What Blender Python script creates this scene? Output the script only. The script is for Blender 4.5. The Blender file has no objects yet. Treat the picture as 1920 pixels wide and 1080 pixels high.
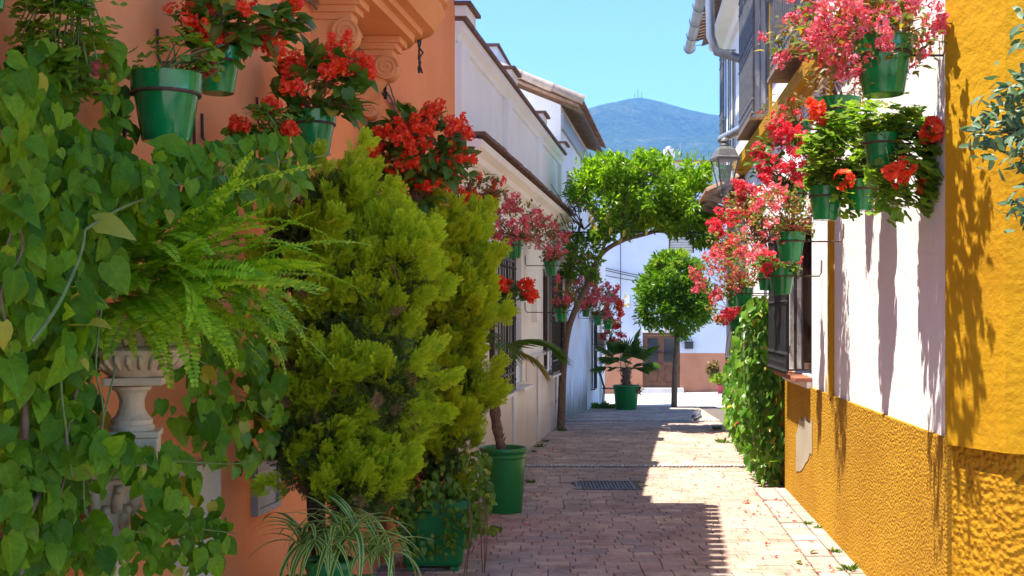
import bpy, math, random
import numpy as np
from mathutils import Matrix, Vector

random.seed(7)
rng = np.random.default_rng(7)
R = math.radians
sc = bpy.context.scene
COL = sc.collection

# ------------------------------------------------------------ camera, sky, sun, exposure
F, H, HOR = 2200.0, 1.8, 597.0            # focal length in photo pixels, eye height, horizon row
cam_d = bpy.data.cameras.new('camera')
cam_d.sensor_width = 36.0
cam_d.lens = 36.0 * F / 1920.0
cam_d.shift_y = (HOR - 540.0) / 1920.0
cam_d.clip_start = 0.05
cam_d.clip_end = 20000
cam = bpy.data.objects.new('camera', cam_d)
cam.location = (0, 0, H)
cam.rotation_euler = (R(90), 0, 0)
COL.objects.link(cam)
sc.camera = cam

SA, SB = 0.36, 0.034                      # sunlight travels (SA, SB, -1)
sun_dir = Vector((SA, SB, -1)).normalized()
world = bpy.data.worlds.new('World')
sc.world = world
world.use_nodes = True
nt = world.node_tree
bg = nt.nodes['Background']
sky = nt.nodes.new('ShaderNodeTexSky')
sky.sky_type = 'NISHITA'
sky.sun_disc = False
sky.sun_elevation = math.asin(-sun_dir.z)
sky.sun_rotation = math.atan2(-sun_dir.x, -sun_dir.y)
sky.altitude = 100
sky.air_density = 0.42
sky.dust_density = 0.0
sky.ozone_density = 7.0
nt.links.new(sky.outputs[0], bg.inputs[0])
bg.inputs[1].default_value = 0.138
sun_d = bpy.data.lights.new('sun', 'SUN')
sun_d.energy = 2.7
sun_d.angle = R(0.5)
sun_d.color = (1.0, 0.93, 0.82)
sun = bpy.data.objects.new('sun', sun_d)
sun.rotation_euler = sun_dir.to_track_quat('-Z', 'Y').to_euler()
sun.location = (-5, 0, 14)
COL.objects.link(sun)
sc.view_settings.view_transform = 'Standard'
sc.view_settings.look = 'None'
sc.view_settings.gamma = 1.0
sc.view_settings.use_curve_mapping = False
sc.view_settings.exposure = 2.42
try:
    sc.cycles.max_bounces = 8
    sc.cycles.diffuse_bounces = 6
    sc.cycles.transmission_bounces = 6
    sc.cycles.transparent_max_bounces = 6
    sc.cycles.volume_bounces = 0
    sc.cycles.caustics_reflective = False
    sc.cycles.caustics_refractive = False
except Exception:
    pass

# ------------------------------------------------------------ the two walls of the lane
RK, RC = 0.098, 1.693
LK, LC = 0.15, -2.235
def XR(Y): return RC + RK * Y
def XL(Y): return LC + LK * Y
def YR(px, off=0.0): return (RC - off) / ((px - 960) / F - RK)
def YL(px, off=0.0): return (-LC - off) / (LK - (px - 960) / F)
def PX(px, Y): return (px - 960) / F * Y
def PZ(py, Y): return H + (HOR - py) / F * Y
_gy = [0, 16, 19.2, 22, 26, 30, 44, 60]
_gz = [0, 0, -0.02, -0.07, -0.22, -0.42, -1.02, -1.02]
def gz(Y): return float(np.interp(Y, _gy, _gz))

# ------------------------------------------------------------ object helpers
ORG = {}
def tag(o, label=None, cat=None, group=None, kind=None):
    if label: o['label'] = label
    if cat: o['category'] = cat
    if group: o['group'] = group
    if kind: o['kind'] = kind
    return o
def thing(name, label, cat, loc, group=None):
    o = bpy.data.objects.new(name, None)
    o.empty_display_size = 0.1
    o.location = loc
    COL.objects.link(o)
    ORG[o] = np.array(loc, float)
    return tag(o, label, cat, group)
def org(o):
    return ORG.get(o, np.zeros(3)) if o is not None else np.zeros(3)
def link(name, me, parent=None, at=None):
    o = bpy.data.objects.new(name, me)
    COL.objects.link(o)
    if parent is not None:
        o.parent = parent
        ORG[o] = org(parent)
    return o
def mesh_of(name, V, Fs, mats, mi=None, smooth=False):
    me = bpy.data.meshes.new(name)
    me.from_pydata(np.asarray(V, float), [], Fs)
    for m in (mats if isinstance(mats, (list, tuple)) else [mats]):
        me.materials.append(m)
    if mi is not None and any(mi):
        me.polygons.foreach_set('material_index', mi)
    if smooth:
        me.shade_smooth()
    me.update()
    return me

class MB:
    def __init__(s):
        s.v, s.f, s.m, s.n = [], [], [], 0
    def add(s, V, Fs, mi=0):
        V = np.asarray(V, float)
        s.v.append(V)
        n = s.n
        s.f += [tuple(int(i) + n for i in f) for f in Fs]
        s.m += [mi] * len(Fs)
        s.n += len(V)
        return s
    def box(s, c, size, rz=0, mi=0, M=None):
        x, y, z = [k / 2 for k in size]
        V = np.array([[-x,-y,-z],[x,-y,-z],[x,y,-z],[-x,y,-z],[-x,-y,z],[x,-y,z],[x,y,z],[-x,y,z]])
        if rz:
            a, b = math.cos(rz), math.sin(rz)
            V = V @ np.array([[a, b, 0], [-b, a, 0], [0, 0, 1]])
        if M is not None: V = V @ np.asarray(M).T
        return s.add(V + np.array(c), [(0,3,2,1),(4,5,6,7),(0,1,5,4),(1,2,6,5),(2,3,7,6),(3,0,4,7)], mi)
    def hexa(s, P, mi=0):
        # eight corners: bottom ring then top ring
        return s.add(P, [(0,3,2,1),(4,5,6,7),(0,1,5,4),(1,2,6,5),(2,3,7,6),(3,0,4,7)], mi)
    def tube(s, path, rad, seg=8, mi=0):
        P = np.asarray(path, float)
        n = len(P)
        rad = np.broadcast_to(np.asarray(rad, float), (n,))
        T = np.gradient(P, axis=0)
        T /= np.linalg.norm(T, axis=1)[:, None] + 1e-9
        ref = np.array([0, 0, 1.0]) if abs(T[0][2]) < 0.9 else np.array([1.0, 0, 0])
        V = []
        for i in range(n):
            a = np.cross(T[i], ref); a /= np.linalg.norm(a) + 1e-9
            b = np.cross(T[i], a); ref = np.cross(a, T[i])
            for k in range(seg):
                t = 2 * math.pi * k / seg
                V.append(P[i] + rad[i] * (math.cos(t) * a + math.sin(t) * b))
        Fs = [(i*seg+k, i*seg+(k+1) % seg, (i+1)*seg+(k+1) % seg, (i+1)*seg+k) for i in range(n-1) for k in range(seg)]
        Fs += [tuple(range(seg))[::-1], tuple((n-1)*seg + k for k in range(seg))]
        return s.add(V, Fs, mi)
    def lathe(s, prof, c=(0, 0, 0), seg=24, mi=0, flute=0, fn=0):
        V = []
        for r, z in prof:
            for k in range(seg):
                t = 2 * math.pi * k / seg
                rr = r * (1 + (flute * math.cos(fn * t) if flute else 0))
                V.append((c[0] + rr * math.cos(t), c[1] + rr * math.sin(t), c[2] + z))
        n = len(prof)
        Fs = [(i*seg+k, i*seg+(k+1) % seg, (i+1)*seg+(k+1) % seg, (i+1)*seg+k) for i in range(n-1) for k in range(seg)]
        return s.add(V, Fs, mi)
    def ball(s, c, r, seg=10, rings=6, mi=0, sq=(1, 1, 1)):
        prof = [(max(1e-4, math.sin(math.pi*i/rings)), -math.cos(math.pi*i/rings)) for i in range(rings+1)]
        V = []
        for a, z in prof:
            for k in range(seg):
                t = 2*math.pi*k/seg
                V.append((c[0]+r*sq[0]*a*math.cos(t), c[1]+r*sq[1]*a*math.sin(t), c[2]+r*sq[2]*z))
        Fs = [(i*seg+k, i*seg+(k+1) % seg, (i+1)*seg+(k+1) % seg, (i+1)*seg+k) for i in range(rings) for k in range(seg)]
        return s.add(V, Fs, mi)
    def build(s, name, mats, parent=None, smooth=False, bevel=0):
        V = np.concatenate(s.v) - org(parent)
        me = mesh_of(name, V, s.f, mats, s.m, smooth)
        o = link(name, me, parent)
        if smooth and smooth != 'all':
            try: me.set_sharp_from_angle(angle=R(42))
            except Exception: pass
        if bevel:
            b = o.modifiers.new('bevel', 'BEVEL'); b.width = bevel; b.segments = 2; b.limit_method = 'ANGLE'
        return o

# ------------------------------------------------------------ materials
def N(nt, t, **kw):
    n = nt.nodes.new(t)
    for k, v in kw.items():
        setattr(n, k, v)
    return n
def base_mat(name):
    m = bpy.data.materials.new(name)
    m.use_nodes = True
    t = m.node_tree
    return m, t, t.nodes['Principled BSDF']
def mixrgb(t, fac, a, b, mode='MIX'):
    n = t.nodes.new('ShaderNodeMix'); n.data_type = 'RGBA'; n.blend_type = mode
    for i, v in ((0, fac), (6, a), (7, b)):
        if hasattr(v, 'is_linked') or isinstance(v, bpy.types.NodeSocket): t.links.new(v, n.inputs[i])
        else: n.inputs[i].default_value = v if i == 0 else (*v[:3], 1)
    return n.outputs[2]
def ramp(t, fac, stops):
    n = t.nodes.new('ShaderNodeValToRGB')
    el = n.color_ramp.elements
    while len(el) < len(stops): el.new(0.5)
    for e, (p, c) in zip(el, stops):
        e.position = p; e.color = (*c, 1) if len(c) == 3 else c
    t.links.new(fac, n.inputs[0])
    return n.outputs[0]
def noise(t, vec, scale, detail=4, rough=0.6, dist=0):
    n = t.nodes.new('ShaderNodeTexNoise')
    n.inputs['Scale'].default_value = scale; n.inputs['Detail'].default_value = detail
    n.inputs['Roughness'].default_value = rough; n.inputs['Distortion'].default_value = dist
    t.links.new(vec, n.inputs['Vector'])
    return n.outputs['Fac']
def position(t):
    return t.nodes.new('ShaderNodeNewGeometry').outputs['Position']
def objrand(t):
    g = t.nodes.new('ShaderNodeNewGeometry').outputs['Random Per Island']
    o = t.nodes.new('ShaderNodeObjectInfo').outputs['Random']
    a = N(t, 'ShaderNodeMath', operation='ADD'); t.links.new(g, a.inputs[0]); t.links.new(o, a.inputs[1])
    f = N(t, 'ShaderNodeMath', operation='FRACT'); t.links.new(a.outputs[0], f.inputs[0])
    return f.outputs[0]
def bump(t, p, h, strength, dist=0.01):
    b = t.nodes.new('ShaderNodeBump'); b.inputs['Strength'].default_value = strength
    b.inputs['Distance'].default_value = dist
    t.links.new(h, b.inputs['Height']); t.links.new(b.outputs[0], p.inputs['Normal'])
def scaled(t, vec, s):
    m = t.nodes.new('ShaderNodeMapping'); m.inputs['Scale'].default_value = s
    t.links.new(vec, m.inputs['Vector']); return m.outputs[0]
def math2(t, op, a, b):
    n = N(t, 'ShaderNodeMath', operation=op)
    for i, v in enumerate((a, b)):
        if isinstance(v, bpy.types.NodeSocket): t.links.new(v, n.inputs[i])
        else: n.inputs[i].default_value = v
    return n.outputs[0]

def plain(name, col, rough=0.6, metal=0.0, var=0.15, scale=6.0, bs=0.0, bscale=60.0, coat=0.0, spec=0.4, objvar=False):
    m, t, p = base_mat(name)
    pos = position(t)
    n = noise(t, pos, scale, 5)
    lo = tuple(c * (1 - var) for c in col); hi = tuple(min(1, c * (1 + var)) for c in col)
    c = ramp(t, n, [(0.3, lo), (0.7, hi)])
    if objvar:
        r = objrand(t)
        k = ramp(t, r, [(0, (0.72,) * 3), (1, (1.0,) * 3)])
        c = mixrgb(t, 1.0, c, k, 'MULTIPLY')
    t.links.new(c, p.inputs['Base Color'])
    p.inputs['Roughness'].default_value = rough
    p.inputs['Metallic'].default_value = metal
    p.inputs['Specular IOR Level'].default_value = spec
    p.inputs['Coat Weight'].default_value = coat
    p.inputs['Coat Roughness'].default_value = 0.08
    if bs: bump(t, p, noise(t, pos, bscale, 4), bs, 0.01)
    return m

def stucco(name, col, col2, stain=0.5, bs=0.35, bscale=45, rough=0.88, streak=0.35, big=0.0, dirt=(0.25, 0.22, 0.17)):
    m, t, p = base_mat(name)
    pos = position(t)
    n1 = noise(t, pos, 1.3, 6, 0.65)
    c = ramp(t, n1, [(0.3, col2), (0.68, col)])
    st = noise(t, scaled(t, pos, (7, 7, 0.5)), 1.0, 6, 0.7)
    f = ramp(t, st, [(0.56, (0, 0, 0)), (0.78, (streak,) * 3)])
    c = mixrgb(t, f, c, tuple(a * 0.45 + b * 0.55 for a, b in zip(dirt, col2)))
    n3 = noise(t, pos, 14, 5, 0.7)
    f3 = ramp(t, n3, [(0.62, (0, 0, 0)), (0.74, (stain,) * 3)])
    c = mixrgb(t, f3, c, tuple(x * 0.8 for x in col2))
    t.links.new(c, p.inputs['Base Color'])
    p.inputs['Roughness'].default_value = rough
    p.inputs['Specular IOR Level'].default_value = 0.2
    hgt = noise(t, pos, bscale, 5, 0.65)
    if big:
        v = t.nodes.new('ShaderNodeTexVoronoi'); v.inputs['Scale'].default_value = bscale * 1.6
        v.feature = 'SMOOTH_F1'
        t.links.new(pos, v.inputs['Vector'])
        hgt = math2(t, 'SUBTRACT', math2(t, 'MULTIPLY', hgt, 1.2), math2(t, 'MULTIPLY', v.outputs['Distance'], big))
        bump(t, p, hgt, 1.0, bs)
    else:
        low = noise(t, pos, 5, 3)
        hgt = math2(t, 'ADD', hgt, math2(t, 'MULTIPLY', low, 2.0))
        bump(t, p, hgt, bs, 0.012)
    return m

def leafmat(name, cols, rough=0.48, trans=0.38, spec=0.28, veins=True):
    m, t, p = base_mat(name)
    r = objrand(t)
    n = len(cols)
    c = ramp(t, r, [(i / max(1, n - 1), k) for i, k in enumerate(cols)])
    nn = noise(t, position(t), 55, 3)
    k = ramp(t, nn, [(0.3, (0.78,) * 3), (0.7, (1.12,) * 3)])
    c = mixrgb(t, 1.0, c, k, 'MULTIPLY')
    t.links.new(c, p.inputs['Base Color'])
    p.inputs['Roughness'].default_value = rough
    p.inputs['Specular IOR Level'].default_value = spec
    if veins:
        bump(t, p, nn, 0.25, 0.004)
        at = t.nodes.new('ShaderNodeAttribute'); at.attribute_name = 'leafpos'
        sp = t.nodes.new('ShaderNodeSeparateXYZ'); t.links.new(at.outputs['Vector'], sp.inputs[0])
        ax = N(t, 'ShaderNodeMath', operation='ABSOLUTE'); t.links.new(sp.outputs[0], ax.inputs[0])
        rib = ramp(t, ax.outputs[0], [(0.0, (0.55,) * 3), (0.035, (0, 0, 0))])
        wv = math2(t, 'FRACT', math2(t, 'MULTIPLY', math2(t, 'SUBTRACT', sp.outputs[1], math2(t, 'MULTIPLY', ax.outputs[0], 0.75)), 5.5), 0.0)
        sv = ramp(t, wv, [(0.0, (0.28,) * 3), (0.16, (0, 0, 0)), (0.86, (0, 0, 0)), (1.0, (0.28,) * 3)])
        vm = math2(t, 'MAXIMUM', rib, sv)
        hi = mixrgb(t, 1.0, c, (1.7, 1.5, 1.6), 'MULTIPLY')
        c = mixrgb(t, vm, c, hi)
        # old leaves carry brown blotches
        old = math2(t, 'GREATER_THAN', r, 0.86)
        bl = ramp(t, noise(t, position(t), 38, 4, 0.7), [(0.56, (0, 0, 0)), (0.66, (0.8,) * 3)])
        c = mixrgb(t, math2(t, 'MULTIPLY', old, bl), c, (0.22, 0.13, 0.03))
        c = mixrgb(t, math2(t, 'MULTIPLY', math2(t, 'GREATER_THAN', r, 0.965), 0.75), c, (0.42, 0.33, 0.04))
        t.links.new(c, p.inputs['Base Color'])
    tr = t.nodes.new('ShaderNodeBsdfTranslucent')
    c2 = mixrgb(t, 1.0, c, (1.35, 1.45, 0.7), 'MULTIPLY')
    t.links.new(c2, tr.inputs['Color'])
    mx = t.nodes.new('ShaderNodeMixShader'); mx.inputs[0].default_value = trans
    out = t.nodes['Material Output']
    t.links.new(p.outputs[0], mx.inputs[1]); t.links.new(tr.outputs[0], mx.inputs[2])
    t.links.new(mx.outputs[0], out.inputs['Surface'])
    return m

M = {}
M['orange'] = stucco('orange_stucco', (0.80, 0.285, 0.105), (0.73, 0.235, 0.078), stain=0.35, bs=0.35, bscale=40, streak=0.3)
M['orange_trim'] = stucco('ochre_orange_stucco', (0.72, 0.31, 0.12), (0.62, 0.245, 0.085), stain=0.35, bs=0.3, bscale=50, streak=0.35)
M['white'] = stucco('lime_white_wall', (0.85, 0.82, 0.76), (0.78, 0.74, 0.67), stain=0.25, bs=0.28, bscale=30, streak=0.25)
M['white_r'] = stucco('white_lane_wall', (0.84, 0.83, 0.81), (0.76, 0.75, 0.73), stain=0.22, bs=0.4, bscale=26, streak=0.18)
M['cream'] = stucco('cream_wall', (0.84, 0.79, 0.71), (0.77, 0.71, 0.61), stain=0.2, bs=0.2, bscale=30, streak=0.3)
M['bluewhite'] = stucco('pale_blue_white_wall', (0.53, 0.58, 0.65), (0.48, 0.53, 0.60), stain=0.1, bs=0.2, bscale=20, streak=0.1)
M['terracotta'] = stucco('terracotta_dado', (0.48, 0.22, 0.125), (0.40, 0.175, 0.095), stain=0.3, bs=0.3, bscale=20)
M['yellow'] = stucco('yellow_stucco', (0.54, 0.29, 0.006), (0.44, 0.22, 0.005), stain=0.5, bs=0.6, bscale=22, streak=0.55, dirt=(0.3, 0.15, 0.02))
M['yellow_rough'] = stucco('rough_ochre_dado', (0.52, 0.275, 0.014), (0.40, 0.195, 0.008), stain=0.75, bs=0.016, bscale=40, streak=0.4, big=1.5, dirt=(0.2, 0.1, 0.02))
M['yellow_coarse'] = stucco('coarse_ochre_dado', (0.50, 0.255, 0.008), (0.40, 0.19, 0.006), stain=0.4, bs=0.024, bscale=22, streak=0.5, big=1.5, dirt=(0.2, 0.1, 0.02))
M['plaster'] = stucco('bare_plaster', (0.44, 0.39, 0.29), (0.35, 0.30, 0.22), stain=0.4, bs=0.3, bscale=30)
M['mossy'] = None
M['stone'] = stucco('weathered_stone', (0.66, 0.51, 0.32), (0.50, 0.37, 0.215), stain=0.5, bs=0.6, bscale=35, streak=0.6, dirt=(0.12, 0.1, 0.07))
M['marble'] = stucco('cream_marble', (0.66, 0.56, 0.45), (0.58, 0.47, 0.36), stain=0.2, bs=0.04, bscale=8, rough=0.32, streak=0.35)
M['marble_w'] = stucco('grey_white_marble', (0.70, 0.67, 0.63), (0.56, 0.53, 0.50), stain=0.3, bs=0.04, bscale=6, rough=0.3, streak=0.5)
M['pot'] = plain('green_glaze', (0.006, 0.20, 0.045), rough=0.18, var=0.3, scale=9, coat=0.35, spec=0.4, objvar=True)
M['bigpot'] = plain('green_plastic', (0.008, 0.17, 0.032), rough=0.33, var=0.15, scale=5, spec=0.5)
M['soil'] = plain('soil', (0.045, 0.028, 0.016), rough=0.95, var=0.4, scale=40, bs=0.6)
M['iron'] = plain('black_iron', (0.022, 0.022, 0.024), rough=0.5, var=0.3, scale=20, bs=0.2, spec=0.5)
M['iron_grey'] = plain('painted_grey_iron', (0.13, 0.125, 0.12), rough=0.5, var=0.25, scale=14, bs=0.15)
M['rust'] = plain('rusty_iron', (0.075, 0.035, 0.02), rough=0.75, var=0.4, scale=40, bs=0.3)
M['zinc'] = plain('zinc_pipe', (0.36, 0.37, 0.37), rough=0.42, metal=0.6, var=0.15, scale=7)
M['tile'] = plain('clay_roof_tile', (0.34, 0.20, 0.125), rough=0.85, var=0.35, scale=9, bs=0.4, objvar=True)
M['tile_old'] = plain('weathered_brown_tile', (0.16, 0.085, 0.06), rough=0.85, var=0.4, scale=16, bs=0.4)
M['redtile'] = plain('red_sill_tile', (0.33, 0.115, 0.06), rough=0.6, var=0.2, scale=9, bs=0.2)
M['wood'] = plain('brown_door_wood', (0.12, 0.045, 0.017), rough=0.5, var=0.35, scale=6, bs=0.2)
M['wood_old'] = plain('weathered_wood', (0.22, 0.15, 0.10), rough=0.8, var=0.3, scale=8, bs=0.4)
M['bark'] = plain('tree_bark', (0.17, 0.115, 0.07), rough=0.9, var=0.45, scale=28, bs=0.9, bscale=50)
M['bark_red'] = plain('conifer_bark', (0.10, 0.055, 0.033), rough=0.95, var=0.5, scale=30, bs=0.9, bscale=60)
M['palm_bark'] = plain('palm_bark', (0.15, 0.10, 0.058), rough=0.95, var=0.5, scale=40, bs=1.0, bscale=70)
M['vine_wood'] = plain('vine_wood', (0.17, 0.11, 0.065), rough=0.85, var=0.3, scale=26, bs=0.5)
M['stem'] = plain('green_stem', (0.12, 0.17, 0.04), rough=0.6, var=0.3, scale=30)
M['stem_red'] = plain('reddish_stem', (0.18, 0.08, 0.035), rough=0.6, var=0.3, scale=30)
M['glass'] = plain('dark_window_glass', (0.02, 0.025, 0.03), rough=0.08, var=0.2, scale=2, spec=0.6)
M['dark'] = plain('dark_interior', (0.03, 0.028, 0.026), rough=0.9)
M['shutter'] = plain('cream_shutter', (0.45, 0.42, 0.36), rough=0.7, var=0.1, scale=4)
M['green_door'] = plain('pale_green_door', (0.25, 0.33, 0.2), rough=0.6)
M['grey_panel'] = plain('grey_cabinet', (0.30, 0.31, 0.31), rough=0.5, var=0.15, scale=8, bs=0.1)
M['white_pebble'] = plain('white_pebble', (0.55, 0.52, 0.47), rough=0.7, var=0.25, scale=40, objvar=True)
M['pipe'] = plain('grey_lamp_glass_frame', (0.1, 0.1, 0.1), rough=0.5)
M['mossgreen'] = plain('pale_green_panel', (0.42, 0.55, 0.43), rough=0.5)
M['pink_wall'] = stucco('pinkish_parapet', (0.68, 0.52, 0.50), (0.60, 0.46, 0.44), stain=0.1, bs=0.1, bscale=20)
M['pinkpot'] = plain('pink_pot', (0.5, 0.05, 0.09), rough=0.4)
M['tile_blue'] = plain('glazed_tile', (0.3, 0.4, 0.55), rough=0.2)
M['tile_yel'] = plain('yellow_glazed_tile', (0.7, 0.45, 0.03), rough=0.2)

def mossy():
    m, t, p = base_mat('mossy_white_wall')
    pos = position(t)
    sep = t.nodes.new('ShaderNodeSeparateXYZ'); t.links.new(pos, sep.inputs[0])
    c = ramp(t, noise(t, pos, 1.4, 6), [(0.3, (0.68, 0.67, 0.64)), (0.7, (0.79, 0.785, 0.765))])
    streak = noise(t, scaled(t, pos, (5, 5, 0.6)), 1.0, 6, 0.7)
    # damp rises out of the ground: height above the pavement against a noisy threshold
    hz = math2(t, 'MULTIPLY', math2(t, 'ADD', sep.outputs[2], 0.1), 0.62)
    f = math2(t, 'SUBTRACT', streak, hz)
    f = ramp(t, f, [(0.08, (0, 0, 0)), (0.42, (0.92,) * 3)])
    dirt = ramp(t, noise(t, pos, 9, 5), [(0.3, (0.08, 0.07, 0.035)), (0.7, (0.27, 0.22, 0.13))])
    c = mixrgb(t, f, c, dirt)
    t.links.new(c, p.inputs['Base Color']); p.inputs['Roughness'].default_value = 0.9
    bump(t, p, noise(t, pos, 24, 5), 0.35, 0.015)
    return m
M['mossy'] = mossy()

def brickmat():
    m, t, p = base_mat('paving_brick')
    r = objrand(t)
    c = ramp(t, r, [(0, (0.44, 0.31, 0.245)), (0.18, (0.50, 0.37, 0.29)), (0.35, (0.39, 0.305, 0.25)), (0.5, (0.54, 0.41, 0.31)),
                    (0.62, (0.46, 0.335, 0.265)), (0.75, (0.36, 0.30, 0.255)), (0.86, (0.50, 0.36, 0.28)), (1, (0.60, 0.48, 0.33))])
    pos = position(t)
    k = ramp(t, noise(t, pos, 26, 6, 0.7), [(0.25, (0.72,) * 3), (0.75, (1.18,) * 3)])
    c = mixrgb(t, 1.0, c, k, 'MULTIPLY')
    d = ramp(t, noise(t, pos, 1.1, 5, 0.6), [(0.35, (0.80, 0.78, 0.76)), (0.65, (1.06, 1.06, 1.06))])
    c = mixrgb(t, 1.0, c, d, 'MULTIPLY')
    e = ramp(t, noise(t, pos, 3.3, 6, 0.7, 0.6), [(0.50, (1, 1, 1)), (0.68, (0.66, 0.62, 0.58))])
    c = mixrgb(t, 1.0, c, e, 'MULTIPLY')
    t.links.new(c, p.inputs['Base Color']); p.inputs['Roughness'].default_value = 0.82
    p.inputs['Specular IOR Level'].default_value = 0.05
    bump(t, p, noise(t, pos, 90, 4, 0.7), 0.4, 0.006)
    return m
M['brick'] = brickmat()
M['joint'] = plain('sandy_joint', (0.13, 0.10, 0.075), rough=0.95, var=0.35, scale=30, bs=0.5)
M['slab'] = plain('pale_border_slab', (0.46, 0.36, 0.29), rough=0.85, var=0.2, scale=9, bs=0.25, objvar=True)
M['asphalt_pale'] = plain('pale_concrete_road', (0.42, 0.38, 0.33), rough=0.9, var=0.2, scale=5, bs=0.3)
M['earth'] = plain('dry_earth', (0.20, 0.16, 0.10), rough=0.95, var=0.3, scale=0.2)

G1, G2, G3 = (0.030, 0.095, 0.012), (0.055, 0.155, 0.018), (0.105, 0.235, 0.028)
M['vine'] = leafmat('heart_vine_leaf', [(0.04, 0.12, 0.004), (0.085, 0.20, 0.005), (0.16, 0.30, 0.007), (0.06, 0.165, 0.005), (0.27, 0.42, 0.015)], rough=0.5, spec=0.16)
M['ger'] = leafmat('geranium_leaf', [(0.11, 0.21, 0.012), (0.18, 0.31, 0.018), (0.25, 0.37, 0.025), (0.10, 0.19, 0.012)], rough=0.6, trans=.45)
M['beg'] = leafmat('begonia_leaf', [(0.045, 0.11, 0.012), (0.075, 0.165, 0.015), (0.11, 0.21, 0.02), (0.13, 0.12, 0.02)], rough=0.4)
M['bronze'] = leafmat('bronze_begonia_leaf', [(0.09, 0.15, 0.015), (0.14, 0.20, 0.018), (0.26, 0.14, 0.025), (0.18, 0.075, 0.025), (0.10, 0.18, 0.018), (0.33, 0.18, 0.03)], rough=0.4)
M['dry'] = leafmat('dry_leaf', [(0.16, 0.075, 0.035), (0.22, 0.11, 0.05), (0.12, 0.14, 0.03), (0.26, 0.15, 0.08)], rough=0.6)
M['fern'] = leafmat('fern_frond', [(0.17, 0.34, 0.010), (0.27, 0.46, 0.015), (0.40, 0.58, 0.02), (0.46, 0.60, 0.025)], veins=False, rough=0.5, trans=0.42)
M['cyp'] = leafmat('conifer_spray', [(0.15, 0.21, 0.008), (0.23, 0.30, 0.010), (0.33, 0.40, 0.012), (0.42, 0.48, 0.018), (0.25, 0.32, 0.010)], veins=False, rough=0.6, trans=0.3)
M['cyp_tip'] = leafmat('bright_yellow_tip_spray', [(0.45, 0.53, 0.018), (0.56, 0.61, 0.025), (0.36, 0.46, 0.012)], veins=False, rough=0.6, trans=0.35, spec=.1)  # thuja's yellow tips, coloured brighter so the plume ends look lit
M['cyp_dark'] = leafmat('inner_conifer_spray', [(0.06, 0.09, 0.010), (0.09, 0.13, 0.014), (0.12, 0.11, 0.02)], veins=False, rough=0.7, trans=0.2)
M['cyp_dead'] = leafmat('dead_conifer_spray', [(0.28, 0.14, 0.045), (0.20, 0.10, 0.035)], veins=False, rough=0.8, trans=0.2)
M['tree'] = leafmat('citrus_leaf', [(0.09, 0.20, 0.010), (0.16, 0.30, 0.012), (0.24, 0.40, 0.016), (0.38, 0.52, 0.02)], rough=0.36, trans=.5, veins=False)
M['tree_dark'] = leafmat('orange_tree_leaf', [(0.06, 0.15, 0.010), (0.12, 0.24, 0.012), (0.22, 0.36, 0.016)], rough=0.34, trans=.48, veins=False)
M['tree_yel'] = leafmat('yellow_and_sunlit_leaf', [(0.22, 0.33, 0.02), (0.32, 0.40, 0.03)], veins=False, rough=0.4)  # bush foliage colour; on the orange tree it paints in the sunlit crown top
M['hangvine'] = leafmat('glossy_hanging_leaf', [(0.045, 0.13, 0.010), (0.075, 0.19, 0.014), (0.115, 0.25, 0.018), (0.16, 0.30, 0.025)], rough=0.34)
M['ivy'] = leafmat('ivy_leaf', [(0.06, 0.13, 0.010), (0.11, 0.21, 0.014), (0.18, 0.31, 0.02)], rough=0.45)
M['blade'] = leafmat('spider_blade', [(0.09, 0.20, 0.02), (0.13, 0.26, 0.025)], veins=False, rough=0.4)
M['blade_edge'] = leafmat('spider_blade_cream', [(0.48, 0.56, 0.16), (0.56, 0.62, 0.20)], veins=False, rough=0.4)
M['palm'] = leafmat('palm_leaf', [(0.055, 0.125, 0.02), (0.09, 0.18, 0.028), (0.13, 0.20, 0.03)], veins=False, rough=0.45)
M['palm_dry'] = leafmat('yellowing_palm_leaf', [(0.24, 0.22, 0.045), (0.33, 0.26, 0.07), (0.16, 0.20, 0.03)], veins=False, rough=0.5)
M['olive'] = leafmat('olive_leaf', [(0.07, 0.135, 0.065), (0.11, 0.19, 0.10), (0.16, 0.25, 0.145)], veins=False, rough=0.45, trans=0.2)
M['red'] = leafmat('red_petal', [(0.92, 0.075, 0.015), (0.86, 0.035, 0.012), (0.94, 0.13, 0.025), (0.88, 0.05, 0.025)], rough=0.5, trans=0.3, veins=False)
M['crimson'] = leafmat('crimson_petal', [(0.84, 0.03, 0.06), (0.88, 0.06, 0.10), (0.80, 0.025, 0.035), (0.90, 0.16, 0.18)], rough=0.5, trans=0.3, veins=False)
M['pink'] = leafmat('pink_petal', [(0.80, 0.10, 0.13), (0.86, 0.22, 0.25), (0.78, 0.05, 0.08), (0.88, 0.36, 0.38)], rough=0.5, trans=0.3, veins=False)
for k in ('red', 'crimson', 'pink'):
    # petals let red light through, not green
    for n_ in M[k].node_tree.nodes:
        if n_.type == 'MIX' and n_.blend_type == 'MULTIPLY' and not n_.inputs[7].is_linked:
            n_.inputs[7].default_value = (1, 0.8, 0.8, 1)
M['bud'] = leafmat('faded_bloom', [(0.35, 0.06, 0.05), (0.45, 0.10, 0.08)], rough=0.7, veins=False)
M['grass'] = leafmat('weed_leaf', [(0.07, 0.14, 0.02), (0.12, 0.20, 0.03)], veins=False, rough=0.5)

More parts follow.
